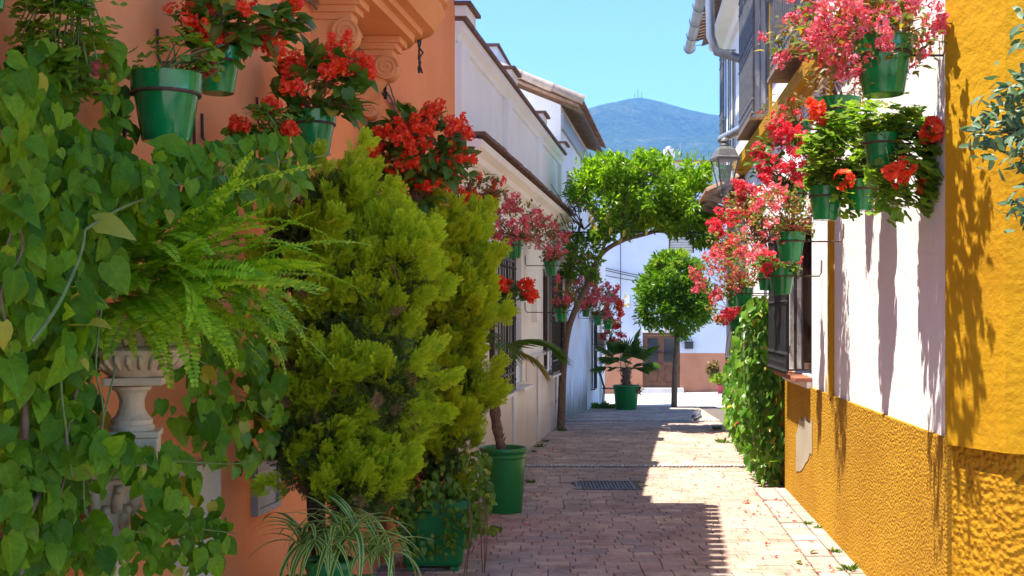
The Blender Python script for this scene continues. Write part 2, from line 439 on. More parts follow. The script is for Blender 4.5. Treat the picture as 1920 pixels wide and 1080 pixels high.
# ------------------------------------------------------------ leaf and flower templates (V, triangles)
def leaf_t(rows, fold=0.25, curl=0.25, wave=0.0):
    V, T = [], []
    for i, (tm, ts, w) in enumerate(rows):
        zc = -curl * tm * tm
        zs = -curl * max(ts, 0) ** 2 + fold * w + wave * w * math.sin(i * 2.3)
        V += [(-w, ts, zs), (0, tm, zc), (w, ts, zs - wave * w * 0.7)]
    for i in range(len(rows) - 1):
        a, b = 3 * i, 3 * i + 3
        for k in (0, 1):
            T += [(a+k, a+k+1, b+k+1), (a+k, b+k+1, b+k)]
    return np.array(V, float), np.array(T)
HEART = [(0, 0.0, 0.03), (0.06, -0.10, 0.20), (0.2, 0.06, 0.37), (0.42, 0.34, 0.41), (0.64, 0.60, 0.31), (0.84, 0.83, 0.14), (1, 1, 0.006)]
OVAL = [(0, 0, 0.012), (0.16, 0.14, 0.17), (0.42, 0.40, 0.25), (0.7, 0.7, 0.17), (1, 1, 0.006)]
T_heart = [leaf_t(HEART, 0.30, 0.22), leaf_t(HEART, 0.12, 0.42, 0.12), leaf_t(HEART, 0.45, 0.10, 0.08), leaf_t([(a, b, w*0.82) for a, b, w in HEART], 0.2, 0.3, 0.2)]
T_oval = [leaf_t(OVAL, 0.3, 0.25), leaf_t(OVAL, 0.15, 0.45, 0.1), leaf_t(OVAL, 0.4, 0.1)]
T_beg = [leaf_t([(a, b, w*0.95) for a, b, w in HEART], 0.22, 0.3, 0.15), leaf_t([(a, b, w*0.75) for a, b, w in HEART], 0.35, 0.5, 0.1), leaf_t([(a, b, w*0.85) for a, b, w in HEART], 0.1, 0.15, 0.2)]
T_narrow = [leaf_t([(0, 0, 0.01), (0.3, 0.3, 0.12), (0.65, 0.65, 0.13), (1, 1, 0.01)], 0.25, 0.1), leaf_t([(0, 0, 0.01), (0.3, 0.3, 0.13), (0.65, 0.65, 0.12), (1, 1, 0.01)], 0.1, 0.25)]
def fan_t(n=14, lobes=5, cup=0.2, seed=0):
    r_ = random.Random(seed)
    V, T = [(0, 0, 0)], []
    for k in range(n + 1):
        a = R(-150) + R(300) * k / n
        rad = 0.5 * (0.84 + 0.16 * abs(math.sin(lobes * (k / n) * math.pi))) * r_.uniform(0.93, 1.05)
        V.append((rad * math.sin(a), rad * math.cos(a), cup * 0.5 * (1 + 0.7 * math.sin(k * 1.9))))
    for k in range(n): T.append((0, k + 2, k + 1))
    return np.array(V, float), np.array(T)
T_ger = [fan_t(14, 5, 0.16, 1), fan_t(14, 5, 0.28, 2), fan_t(14, 6, 0.08, 3)]
T_dia = [(np.array([(0, 0, 0), (-0.2, 0.45, 0.07), (0, 1, -0.08), (0.2, 0.45, 0.07)]), np.array([(0, 2, 1), (0, 3, 2)])),
         (np.array([(0, 0, 0), (-0.22, 0.5, 0.02), (0, 1, -0.2), (0.22, 0.5, 0.1), ]), np.array([(0, 2, 1), (0, 3, 2)]))]

def petal(w, l, lift):
    V = [(0, 0, 0), (-w*0.75, l*0.5, lift*0.45), (-w*0.5, l*0.93, lift), (w*0.5, l*0.93, lift*0.9), (w*0.75, l*0.5, lift*0.5)]
    return np.array(V, float), np.array([(0, 2, 1), (0, 3, 2), (0, 4, 3)])
def rotm(ax, an):
    return np.array(Matrix.Rotation(an, 3, ax))
def join(parts):
    V, T, n = [], [], 0
    for v, t in parts:
        V.append(v); T.append(t + n); n += len(v)
    return np.concatenate(V), np.concatenate(T)
def floret(np_, w, l, lift, uneven=0.0, seed=0):
    r_ = random.Random(seed)
    ps = []
    for k in range(np_):
        kk = 1 - uneven * (k % 2)
        v, t = petal(w * kk, l * kk * r_.uniform(0.9, 1.1), lift)
        ps.append((v @ rotm('Z', 2 * math.pi * k / np_ + r_.uniform(-.15, .15)).T, t))
    return join(ps)
def cluster(n, fr, spread, np_, uneven, seed, droop=0.0, ball=False):
    r_ = random.Random(seed)
    ps = []
    for i in range(n):
        v, t = floret(np_, fr * 0.55, fr, fr * 0.35, uneven, seed * 50 + i)
        d = Vector((r_.gauss(0, 1), r_.gauss(0, 1), r_.gauss(0.25 if ball else 0, 1))).normalized()
        rad = spread * (1 if ball else r_.uniform(0.25, 1.0))
        q = (d + Vector((r_.uniform(-.4, .4), r_.uniform(-.4, .4), r_.uniform(-.3, .4)))).normalized().to_track_quat('Z', 'Y').to_matrix()
        v = v @ np.array(q).T * r_.uniform(0.8, 1.15) + np.array(d) * rad - np.array([0, 0, droop * rad])
        ps.append((v, t))
    return join(ps)
# unit = metres at scale 1
T_begfl = [cluster(11, 0.020, 0.033, 4, 0.35, s, 0.4) for s in (1, 2, 3)]
T_gerfl = [cluster(20, 0.013, 0.026, 5, 0.1, s, 0, True) for s in (4, 5)]
T_pinkfl = [cluster(10, 0.018, 0.028, 4, 0.4, s, 0.2) for s in (6, 7, 8)]
T_smallfl = [cluster(7, 0.018, 0.017, 4, 0.4, s, 0.2) for s in (9, 10)]

def spray_t(seed, n=7):
    r_ = random.Random(seed)
    V, T = [], []
    def dia(p, d, l, w):
        p = np.array(p); d = np.array(d) / np.linalg.norm(d)
        s = np.array([-d[1], d[0], 0]) * w
        z = np.array([0, 0, r_.uniform(-.02, .02)])
        b = len(V)
        V.extend([p, p + d*l*0.55 + s + z, p + d*l, p + d*l*0.55 - s + z]); T.extend([(b, b+2, b+1), (b, b+3, b+2)])
    dia((0, 0, 0), (0, 1, 0), 1.0, 0.03)
    for i in range(1, n):
        t = i / n
        L = 0.46 * (1 - t) ** 0.7 + 0.1
        for sgn in (-1, 1):
            a = R(38 + 12 * r_.random()) * sgn
            d = np.array([math.sin(a), math.cos(a), r_.uniform(-.25, .15)])
            p = np.array([0, t * 0.95, -0.12 * t * t])
            dia(p, d, L, 0.026)
            for q in (0.3, 0.55, 0.8):
                for s2 in (-1, 1):
                    a2 = a + s2 * R(36)
                    dia(p + d * L * q, (math.sin(a2), math.cos(a2), r_.uniform(-.3, .3)), L * 0.42 * (1.15 - q) + 0.05, 0.022)
    return np.array(V, float), np.array(T)
T_spray = [spray_t(s) for s in (1, 2, 3, 4)]

# ------------------------------------------------------------ scattering
def unit(a):
    a = np.asarray(a, float)
    return a / (np.linalg.norm(a, axis=-1, keepdims=True) + 1e-9)
def frames(P, D, Nn, S):
    y = unit(D); x = unit(np.cross(y, Nn)); z = np.cross(x, y)
    Ms = np.zeros((len(P), 4, 4))
    S = np.broadcast_to(np.asarray(S, float), (len(P),))
    Ms[:, :3, 0] = x * S[:, None]; Ms[:, :3, 1] = y * S[:, None]; Ms[:, :3, 2] = z * S[:, None]
    Ms[:, :3, 3] = P; Ms[:, 3, 3] = 1
    return Ms
MESH = {}
def leafpos(me, V):
    a = me.attributes.new('leafpos', 'FLOAT_VECTOR', 'POINT'); a.data.foreach_set('vector', np.ascontiguousarray(V, dtype=np.float32).ravel())
def shared(name, tm, mat, smooth=True):
    key = (id(tm), mat.name)
    if key not in MESH:
        MESH[key] = mesh_of(name, tm[0], [tuple(int(j) for j in f) for f in tm[1]], mat, None, smooth)
        leafpos(MESH[key], tm[0])
    return MESH[key]
def scatter(parent, name, tms, Ms, mat, nobj=0, rest='foliage', smooth=True):
    """the nobj nearest pieces as objects that share mesh data, what is left as one joined part"""
    if not len(Ms): return None
    tid = rng.integers(0, len(tms), len(Ms))
    d = np.linalg.norm(Ms[:, :3, 3] - np.array([0, 0, H]), axis=1)
    order = np.argsort(d)
    o0 = org(parent)
    for i in order[:nobj]:
        o = link(name, shared(name, tms[tid[i]], mat, smooth), parent)
        A = Ms[i].copy(); A[:3, 3] -= o0
        o.matrix_basis = Matrix(A.tolist())
    left = order[nobj:]
    out = None
    if len(left):
        Vs, Ts, Ls, n = [], [], [], 0
        for k, (v, t) in enumerate(tms):
            idx = left[tid[left] == k]
            if not len(idx): continue
            W = np.einsum('nij,vj->nvi', Ms[idx][:, :3, :3], v) + Ms[idx][:, None, :3, 3] - o0
            Vs.append(W.reshape(-1, 3)); Ls.append(np.tile(v, (len(idx), 1)))
            Ts.append((t[None] + (np.arange(len(idx)) * len(v))[:, None, None]).reshape(-1, 3) + n)
            n += len(idx) * len(v)
        me = bpy.data.meshes.new(rest)
        me.from_pydata(np.concatenate(Vs), [], np.concatenate(Ts).tolist())
        me.materials.append(mat)
        leafpos(me, np.concatenate(Ls))
        if smooth: me.shade_smooth()
        out = link(rest, me, parent)
        out['kind'] = 'stuff'
    return out
def rnd_dirs(n, bias=(0, 0, 0), spread=1.0):
    return unit(rng.normal(0, spread, (n, 3)) + np.array(bias))
def blob_points(n, c, r, clumps=14, cr=0.34, shell=0.72):
    """points gathered in clumps over an ellipsoid, with gaps between"""
    c = np.array(c); r = np.array(r)
    cd = unit(rng.normal(0, 1, (clumps, 3)))
    cc = cd * rng.uniform(shell - 0.35, shell, (clumps, 1))
    k = rng.integers(0, clumps, n)
    q = rng.normal(0, 1, (n, 3)); q = unit(q) * (rng.random((n, 1)) ** 0.45)
    p = cc[k] + q * cr * rng.uniform(0.8, 1.15, (n, 1))
    return c + p * r, unit(q * 0.7 + cd[k] * 0.6)

# ============================================================ GROUND
def strip(name, mat, fx0, fx1, ys, dz, nx=4):
    V, Fs = [], []
    for y in ys:
        for k in range(nx + 1):
            V.append((fx0(y) + (fx1(y) - fx0(y)) * k / nx, y, gz(y) + dz))
    for i in range(len(ys) - 1):
        for k in range(nx):
            a = i * (nx + 1) + k
            Fs.append((a, a + 1, a + nx + 2, a + nx + 1))
    return link(name, mesh_of(name, V, Fs, mat))
bounce_ground = link('bounce_ground', mesh_of('bounce_ground', [(-40, -40, -0.03), (40, -40, -0.03), (40, -3.9, -0.03), (-40, -3.9, -0.03)], [(0, 1, 2, 3)], M['asphalt_pale']))  # unseen pale ground added behind the camera to bounce fill light
tag(bounce_ground, kind='structure')
ground = link('ground', mesh_of('ground', [(-9000, -3000, -1.6), (9000, -3000, -1.6), (9000, 9000, -1.6), (-9000, 9000, -1.6)], [(0, 1, 2, 3)], M['earth']))
tag(ground, kind='structure')
ys = list(np.linspace(-4, 29.5, 68))
street = strip('street', M['joint'], lambda y: XL(y) - 0.6, lambda y: XR(max(y, 6.0)) + 0.5 + (2.5 if y < 6 else 0), ys, -0.012)
tag(street, kind='structure')
road = strip('cross_street', M['asphalt_pale'], lambda y: -14, lambda y: 24, list(np.linspace(29.0, 44.4, 18)), -0.03, 20)
tag(road, kind='structure')
for v in road.data.vertices:
    v.co.z += 0.018 * (v.co.x - 4.0) if v.co.y > 30 else 0

# paving bricks: rows across the lane, three brick lengths
def brick_v(L, D=0.119, h=0.045, b=0.005):
    x, y = L / 2, D / 2
    return [(-x,-y,-h),(x,-y,-h),(x,y,-h),(-x,y,-h),(-x,-y,-b),(x,-y,-b),(x,y,-b),(-x,y,-b),(-x+b,-y+b,0),(x-b,-y+b,0),(x-b,y-b,0),(-x+b,y-b,0)]
BF = [(0,1,5,4),(1,2,6,5),(2,3,7,6),(3,0,4,7),(4,5,9,8),(5,6,10,9),(6,7,11,10),(7,4,8,11),(8,9,10,11)]
LENS = [0.155, 0.205, 0.25]
BM = [mesh_of('brick', brick_v(L), BF, M['brick']) for L in LENS]
bm_v, bm_f, bn, nb = [], [], 0, 0
GRATE = (0.70, 1.30, 12.38, 12.98)   # X0 X1 Y0 Y1
LINES = (14.3, 21.3)
y = -1.0
while y < 28.6:
    if any(abs(y - l) < 0.13 for l in LINES): y += 0.05; continue
    x = XL(y) - 0.1 - rng.random() * 0.2
    xe = XR(y) - (0.355 if y < 12.4 else 0.02) if y > 6.2 else 4.5
    while x < xe:
        k = int(rng.choice(3, p=[0.33, 0.27, 0.40]))
        L = LENS[k]
        cut = x + L > xe - 0.07
        if cut: L = xe - x
        cx = x + L / 2
        x += L + 0.006
        if L < 0.03: break
        if GRATE[0] - 0.06 < cx < GRATE[1] + 0.06 and GRATE[2] - 0.06 < y < GRATE[3] + 0.06: continue
        z = gz(y) + rng.normal(0, 0.0018)
        rz, tx = rng.normal(0, 0.008), rng.normal(0, 0.006)
        seen = y > 7.9 and cx > XL(y) + 0.35
        if nb < 300 and seen and not cut:
            o = link('brick', BM[k], street)
            o.location = (cx, y + rng.normal(0, 0.002), z); o.rotation_euler = (tx, rng.normal(0, 0.006), rz)
            nb += 1
        else:
            V = np.array(brick_v(L)); a, b = math.cos(rz), math.sin(rz)
            V = V @ np.array([[a, b, 0], [-b, a, 0], [0, 0, 1]]); V[:, 2] += V[:, 1] * tx
            bm_v.append(V + (cx, y, z)); bm_f += [tuple(i + bn for i in f) for f in BF]; bn += 12
    y += 0.125
o = link('paving_bricks', mesh_of('paving_bricks', np.concatenate(bm_v), bm_f, M['brick']), street); o['kind'] = 'stuff'
# border of pale slabs along the yellow wall
y = 6.2
while y < 12.4:
    L = rng.uniform(0.24, 0.36)
    for a, b in ((0.345, 0.135), (0.127, 0.004)):
        mb = MB()
        x0, x1 = XR(y + L/2) - a, XR(y + L/2) - b
        k = RK * L / 2
        g = 0.006
        z = rng.normal(0, 0.002)
        mb.hexa([(x0-k, y, -.05), (x1-k, y, -.05), (x1+k, y+L-g, -.05), (x0+k, y+L-g, -.05), (x0-k+.004, y+.004, z), (x1-k-.004, y+.004, z), (x1+k-.004, y+L-g-.004, z), (x0+k+.004, y+L-g-.004, z)])
        mb.build('border_slab', M['slab'], street)
    y += L
# two lines of white pebbles set on edge
for li, ly in enumerate(LINES):
    mb = MB()
    for row in (-0.03, 0.03):
        x = XL(ly) + 0.05
        while x < XR(ly) - 0.02:
            w = rng.uniform(0.03, 0.06)
            mb.ball((x + w/2, ly + row + rng.normal(0, 0.008), gz(ly) + 0.003), 1, 6, 4, 0, (w * 0.48, rng.uniform(0.018, 0.028), rng.uniform(0.012, 0.02)))
            x += w
    o = mb.build('pebble_line', M['white_pebble'], street, smooth='all'); o['kind'] = 'stuff'
# drain grate
gr = thing('drain_grate', 'dark cast iron drain grate set flush in the brick paving', 'drain grate', ((GRATE[0]+GRATE[1])/2, (GRATE[2]+GRATE[3])/2, 0))
mb = MB()
gx0, gx1, gy0, gy1 = GRATE
for a in (gx0, gx1): mb.box((a, (gy0+gy1)/2, -0.012), (0.03, gy1-gy0+0.03, 0.03))
for b in (gy0, gy1): mb.box(((gx0+gx1)/2, b, -0.0125), (gx1-gx0-0.031, 0.03, 0.03))
mb.build('frame', M['iron_grey'], gr)
for i in range(15):
    mb = MB(); mb.box((gx0 + (gx1-gx0)*(i+1)/16, (gy0+gy1)/2, -0.012), (0.014, gy1-gy0-0.031, 0.022)); mb.build('bar', M['iron_grey'], gr)
mb = MB()
for j in range(1, 5): mb.box(((gx0+gx1)/2, gy0+(gy1-gy0)*j/5, -0.016), (gx1-gx0-0.031, 0.016, 0.022))
mb.build('cross_bars', M['iron_grey'], gr)
mb = MB(); mb.box(((gx0+gx1)/2, (gy0+gy1)/2, -0.034), (gx1-gx0, gy1-gy0, 0.01)); mb.build('silt_pan', M['joint'], gr)

# ============================================================ wall builder
def wall_holes(mb, fn, u0, u1, z0, z1, holes, depth=0.2, mi=0, du=1.0):
    """front face with openings and reveals; fn(u, off, z) gives a point, off < 0 goes into the wall"""
    us = sorted(set([u0, u1] + [h[0] for h in holes] + [h[1] for h in holes]))
    zs = sorted(set([z0, z1] + [h[2] for h in holes] + [h[3] for h in holes]))
    for i in range(len(us) - 1):
        for j in range(len(zs) - 1):
            a, b, c, d = us[i], us[i+1], zs[j], zs[j+1]
            um, zm = (a+b)/2, (c+d)/2
            if any(h[0] < um < h[1] and h[2] < zm < h[3] for h in holes): continue
            mb.add([fn(a, 0, c), fn(b, 0, c), fn(b, 0, d), fn(a, 0, d)], [(0, 1, 2, 3)], mi)
    for a, b, c, d in holes:
        P = [fn(a, 0, c), fn(b, 0, c), fn(b, 0, d), fn(a, 0, d)]
        Q = [fn(a, -depth, c), fn(b, -depth, c), fn(b, -depth, d), fn(a, -depth, d)]
        mb.add(P + Q, [(0, 4, 5, 1), (1, 5, 6, 2), (2, 6, 7, 3), (3, 7, 4, 0)], mi)
def WR(u, off, z): return (XR(u) - off, u, z)
def WL(u, off, z): return (XL(u) + off, u, z)
def wbox(mb, fn, u0, u1, o0, o1, z0, z1, mi=0):
    return mb.hexa([fn(u0, o0, z0), fn(u1, o0, z0), fn(u1, o1, z0), fn(u0, o1, z0), fn(u0, o0, z1), fn(u1, o0, z1), fn(u1, o1, z1), fn(u0, o1, z1)], mi)
def profile_run(mb, fn, u0, u1, prof, mi=0):
    """moulding: (offset, z) outline run along the wall, with end caps"""
    n = len(prof)
    V = [fn(u0, o, z) for o, z in prof] + [fn(u1, o, z) for o, z in prof]
    mb.add(V, [(i, i+1, n+i+1, n+i) for i in range(n-1)] + [tuple(range(n)), tuple(range(2*n-1, n-1, -1))], mi)
def roof_tiles(parent, fn, u0, u1, o_edge, z_edge, slope, length, pitch=0.21, mat='tile', sign=1, name='tile'):
    """barrel tiles: one half round per column at the eave, each an object; under them a sloping deck"""
    mb = MB()
    n = int((u1 - u0) / pitch)
    me = None
    for i in range(n):
        u = u0 + (i + 0.5) * pitch
        V, Fs = [], []
        seg = 7
        for j, (t, r) in enumerate(((0.0, 0.088), (length, 0.07))):
            for k in range(seg):
                a = math.pi * k / (seg - 1)
                p = fn(u + r * math.cos(a), o_edge - t, z_edge + slope * t + r * 0.75 * math.sin(a))
                V.append(p)
        for k in range(seg): V.append(tuple(np.array(V[k]) + np.array([0, 0, -0.016 if 0 < k < seg-1 else 0.0]) + (np.array(fn(u, 0.004, 0)) - np.array(fn(u, 0, 0)))))
        Fs = [(k, k+1, seg+k+1, seg+k) for k in range(seg-1)] + [(k+1, k, 2*seg+k, 2*seg+k+1) for k in range(seg-1)]
        m1 = MB(); m1.add(V, Fs); m1.build(name, M[mat], parent, smooth='all')
    wbox(mb, fn, u0, u1, o_edge - 0.05, o_edge - 0.06, z_edge - 0.06, z_edge - 0.02)
    mb2 = MB()
    P = [fn(u0, o_edge-0.1, z_edge-0.045), fn(u1, o_edge-0.1, z_edge-0.045), fn(u1, o_edge-length, z_edge-0.045+slope*(length-0.1)), fn(u0, o_edge-length, z_edge-0.045+slope*(length-0.1))]
    mb2.hexa(P + [tuple(np.array(p) + (0, 0, 0.04)) for p in P])
    return mb2

# ============================================================ ORANGE HOUSE (left, near)
oh = thing('orange_house', 'orange stucco house with a moulded bow balcony on scroll corbels', 'house', (XL(6), 6, 0))
mb = MB()
wall_holes(mb, WL, 0.8, 11.25, -0.05, 6.0, [(8.92, 9.35, 2.1, 3.25)], 0.12)
mb.add([WL(11.25, 0, -.05), WL(11.25, -6, -.05), WL(11.25, -6, 6), WL(11.25, 0, 6)], [(0, 1, 2, 3)])
mb.add([WL(0.8, 0, -.05), WL(0.8, -6, -.05), WL(0.8, -6, 6), WL(0.8, 0, 6)], [(0, 1, 2, 3)])
mb.build('wall', M['orange'], oh)
mb = MB(); mb.add([WL(8.92, -0.118, 2.1), WL(9.35, -0.118, 2.1), WL(9.35, -0.118, 3.25), WL(8.92, -0.118, 3.25)], [(0, 1, 2, 3)]); mb.build('window_pane', M['glass'], oh)
mb = MB(); profile_run(mb, WL, 0.8, 11.25, [(-0.02, 5.7), (0.08, 5.74), (0.1, 5.82), (0.2, 5.9), (0.22, 5.98), (-0.02, 5.985)]); mb.build('eave_cornice', M['orange_trim'], oh)
dk = roof_tiles(oh, WL, 0.8, 11.25, 0.36, 6.06, 0.3, 2.0, 0.22)
dk.build('roof', M['tile'], oh)
# bow balcony: outline (u along the wall, o out of it) stacked in mouldings
def bow(u0, u1, o, inset, n=9):
    w = 0.42
    pts = [(u0 + inset, 0.0)]
    for i in range(n):
        a = math.pi / 2 * i / (n - 1)
        pts.append((u0 + inset + w * (1 - math.cos(a)), (o - inset) * math.sin(a)))
    for i in range(n):
        a = math.pi / 2 * (1 - i / (n - 1))
        pts.append((u1 - inset - w * (1 - math.cos(a)), (o - inset) * math.sin(a)))
    pts.append((u1 - inset, 0.0))
    return pts
mb = MB()
lay = [(0.20, 3.70), (0.19, 3.745), (0.15, 3.75), (0.145, 3.79), (0.08, 3.80), (0.05, 3.86), (0.012, 3.93), (0.03, 3.99), (0.0, 4.0), (0.0, 4.06)]
rings = [[WL(u, o - 0.01, z) for u, o in bow(5.75, 8.62, 0.56, ins)] for ins, z in lay]
n = len(rings[0]); V = [p for r_ in rings for p in r_]
Fs = [(i*n+k, i*n+k+1, (i+1)*n+k+1, (i+1)*n+k) for i in range(len(rings)-1) for k in range(n-1)] + [tuple(range(n))[::-1], tuple((len(rings)-1)*n + k for k in range(n))]
mb.add(V, Fs)
bal = mb.build('balcony', M['orange_trim'], oh, smooth=True)
# recessed soffit panel edge
mb = MB()
for ins in (0.27,):
    pts = [WL(u, o - 0.02, 3.693) for u, o in bow(5.75, 8.62, 0.56, ins)]
    mb.tube(pts, 0.016, 6)
mb.build('soffit_moulding', M['orange_trim'], bal, smooth='all')
def scroll(mbx, cy, cz, o0, o1, r0):
    for off in np.linspace(o0, o1, 2):
        pts = []
        for i in range(46):
            a = i / 45 * 4.6 * math.pi
            rr = r0 * (1 - i / 45 * 0.86)
            pts.append(WL(cy, off + rr * math.cos(a) * 0, cz) if False else (XL(cy) + off, cy + rr * math.cos(a), cz + rr * math.sin(a)))
        mbx.tube(pts, [0.018 * (1 - 0.5 * i / 45) for i in range(46)], 6)
for cu in (7.02, 7.98):
    mb = MB()
    cz = 3.50
    wbox(mb, WL, cu - 0.105, cu + 0.105, -0.02, 0.30, 3.655, 3.698)
    wbox(mb, WL, cu - 0.085, cu + 0.085, -0.02, 0.27, 3.615, 3.6545)
    wbox(mb, WL, cu - 0.065, cu + 0.065, -0.02, 0.24, 3.575, 3.6145)
    # S-shaped console seen from the side
    side = []
    for i in range(22):
        t = i / 21
        o = 0.21 - 0.16 * t + 0.035 * math.sin(t * 5.5)
        side.append((o, 3.5745 - 0.42 * t))
    prof = [(-0.02, 3.5745)] + side + [(-0.02, 3.13)]
    profile_run(mb, WL, cu - 0.055, cu + 0.055, prof)
    # scroll drums across the console, spirals on the faces that turn to the street and to its sides
    for (oo, zz, rr) in ((0.19, 3.495, 0.082), (0.075, 3.20, 0.045)):
        ax = [(XL(cu) + oo, cu + s, zz) for s in (-0.08, 0.08)]
        mb.tube(ax, rr, 20)
        for s in (-0.083, 0.083):
            pts = []
            for i in range(50):
                a = i / 49 * 5 * math.pi; q = rr * (1.0 - i / 49 * 0.9)
                pts.append((XL(cu) + oo + q * math.cos(a), cu + s, zz + q * math.sin(a)))
            mb.tube(pts, 0.0085, 5)
    mb.build('corbel', M['orange_trim'], bal, smooth=True)
# stepped bracket over the window and a sill further on
mb = MB()
wbox(mb, WL, 8.80, 9.50, -0.02, 0.16, 3.36, 3.42); wbox(mb, WL, 8.84, 9.46, -0.02, 0.11, 3.31, 3.3595); wbox(mb, WL, 8.88, 9.42, -0.02, 0.06, 3.26, 3.3095)
mb.build('window_hood', M['orange_trim'], oh)
# cables clipped to the wall under the balcony
for k, (dz, r_) in enumerate(((0, 0.010), (-0.03, 0.007), (0.025, 0.006))):
    pts = []
    for i in range(40):
        u = 6.2 + i * 0.075
        sag = 0.05 * math.sin(i * 0.8 + k) * (0.6 + 0.4 * k)
        pts.append(WL(u, 0.03 + 0.012 * k, 3.66 + dz - 0.19 * max(0, u - 7.9) / 0.8 + sag * 0.5 - 0.06 * (u - 6.2) / 3))
    mb = MB(); mb.tube(pts, r_, 6); mb.build('cable', M['iron_grey'] if k else M['wood_old'], oh, smooth='all')
for (uu_, oo_, zz_) in ((8.2, .36, 3.76), (8.42, .06, 3.62)):
    mb = MB()
    for j in range(3): mb.tube([(XL(uu_)+oo_+rng.normal(0,.01), uu_ + rng.normal(0,.012), zz_ - i*0.035) for i in range(8)], 0.007, 5)
    mb.build('cable_bundle', M['iron'], oh)
for u in (4.55, 4.05):      # wrought iron spearhead hooks
    hk = MB(); z0 = 2.55 if u > 4.2 else 2.48
    hk.tube([WL(u, 0.05, z0 - 0.22), WL(u, 0.05, z0)], 0.008, 6)
    hk.add([WL(u - .03, .05, z0), WL(u, .065, z0 - .03), WL(u + .03, .05, z0), WL(u, .035, z0 - .03), WL(u, .05, z0 + .13)], [(0, 1, 4), (1, 2, 4), (2, 3, 4), (3, 0, 4), (0, 3, 2, 1)])
    hk.tube([WL(u, 0.05, z0 - 0.16), WL(u, -0.01, z0 - 0.16)], 0.006, 5)
    hk.build('spear_hook', M['iron'], oh)
# service cabinet let into the wall
cab = thing('meter_cabinet', 'grey framed meter cabinet in the orange wall behind spider plant', 'cabinet', WL(5.0, 0.02, 0.62))
c0, c1 = YL(478, 0.02), YL(522, 0.02)
mb = MB(); za, zb = PZ(1043, 5.0), PZ(925, 5.0)
for (a, b, c, d) in ((c0, c1, za, za + .03), (c0, c1, zb - .03, zb), (c0, c0 + .035, za + .03, zb - .03), (c1 - .035, c1, za + .03, zb - .03)): wbox(mb, WL, a, b, -0.02, 0.035, c, d)
mb.build('frame', M['grey_panel'], cab)
mb = MB(); wbox(mb, WL, c0 + .036, c1 - .036, -0.03, 0.02, za + .031, zb - .031); d_ = mb.build('door', M['grey_panel'], cab)
mb = MB(); mb.tube([WL(c0 + .06, .02, (za+zb)/2), WL(c0 + .06, .045, (za+zb)/2)], .008, 8); mb.build('latch', M['iron'], d_)
# white stone post behind the urn column
mb = MB()
wbox(mb, WL, YL(352, .06), YL(412, .06), -0.02, 0.07, -0.02, PZ(915, 4.5))
tag(mb.build('stone_pilaster', M['stone'], None, bevel=0.01), 'pale marble slab against the orange wall beside the urn column', 'pilaster')

# ============================================================ WHITE HOUSE with parapet (left, middle)
wh = thing('white_parapet_house', 'white house with long moulded cornice, parapet and marble dado', 'house', (XL(16), 16, 0))
win = [(13.2, 14.2, 0.95, 2.62), (18.1, 19.5, 0.95, 2.55), (14.95, 15.75, 0.95, 2.60)]
mb = MB()
wall_holes(mb, WL, 11.252, 20.6, 1.27, 4.66, win[:0] + [(a, b, 1.27, d) for a, b, c, d in win], 0.16)
mb.add([WL(11.252, 0, 3.2), WL(11.252, -3, 3.2), WL(11.252, -3, 4.66), WL(11.252, 0, 4.66)], [(0, 1, 2, 3)])
mb.add([WL(20.6, 0, -.3), WL(20.6, -3, -.3), WL(20.6, -3, 4.66), WL(20.6, 0, 4.66)], [(0, 1, 2, 3)])
mb.add([WL(11.252, 0, 4.66), WL(20.6, 0, 4.66), WL(20.6, -3, 4.66), WL(11.252, -3, 4.66)], [(0, 1, 2, 3)])
mb.build('wall', M['white'], wh)
mb = MB(); profile_run(mb, WL, 11.26, 20.3, [(-0.02, 3.10), (0.03, 3.10), (0.035, 3.17), (0.08, 3.20), (0.09, 3.29), (0.17, 3.335), (0.18, 3.40), (0.25, 3.45), (0.26, 3.52), (-0.02, 3.56)]); mb.build('cornice', M['cream'], wh, smooth=False)
u = 11.27
while u < 20.2:
    mb = MB(); wbox(mb, WL, u, u + 0.245, -0.01, 0.30 + rng.normal(0, 0.006), 3.563 + rng.normal(0, .003), 3.598); mb.build('cornice_tile', M['tile_old'], wh); u += 0.25
mb = MB(); profile_run(mb, WL, 11.26, 20.62, [(-0.02, 4.45), (0.02, 4.47), (0.03, 4.53), (0.07, 4.58), (0.075, 4.655), (-0.02, 4.657)]); mb.build('parapet_moulding', M['white'], wh)
mb = MB(); wbox(mb, WL, 11.26, 20.62, -0.25, 0.11, 4.663, 4.70); mb.build('parapet_coping', M['tile_old'], wh)
for u0 in (11.27, 14.15, 17.2, 20.15):
    mb = MB(); wbox(mb, WL, u0, u0 + 0.42, -0.02, 0.06, 3.60, 4.449); wbox(mb, WL, u0 - .03, u0 + .45, -.2, 0.115, 4.701, 4.80); mb.build('pilaster', M['white'], wh)
    mb = MB(); wbox(mb, WL, u0 - .07, u0 + .49, -.22, 0.16, 4.801, 4.835); mb.build('pilaster_cap', M['tile_old'], wh)
for k, (z_, r0_) in enumerate(((2.98, .008), (2.94, .006))):
    mb = MB(); mb.tube([WL(u_, .02 + .006 * k, z_ + .012 * math.sin(u_ * 3 + k) - .01 * (u_ - 11)) for u_ in np.linspace(11.3, 20.5, 60)], r0_, 5); mb.build('cable', M['grey_panel'], wh)
mb = MB(); mb.tube([WL(20.35, .06, 3.1), WL(20.35, .06, .05)], .04, 10); mb.build('drain_pipe', M['cream'], wh, smooth=True)
mb = MB(); wbox(mb, WL, 16.7, 17.0, -.01, .09, 1.75, 2.15); mb.build('meter_box', M['cream'], wh, bevel=.01)
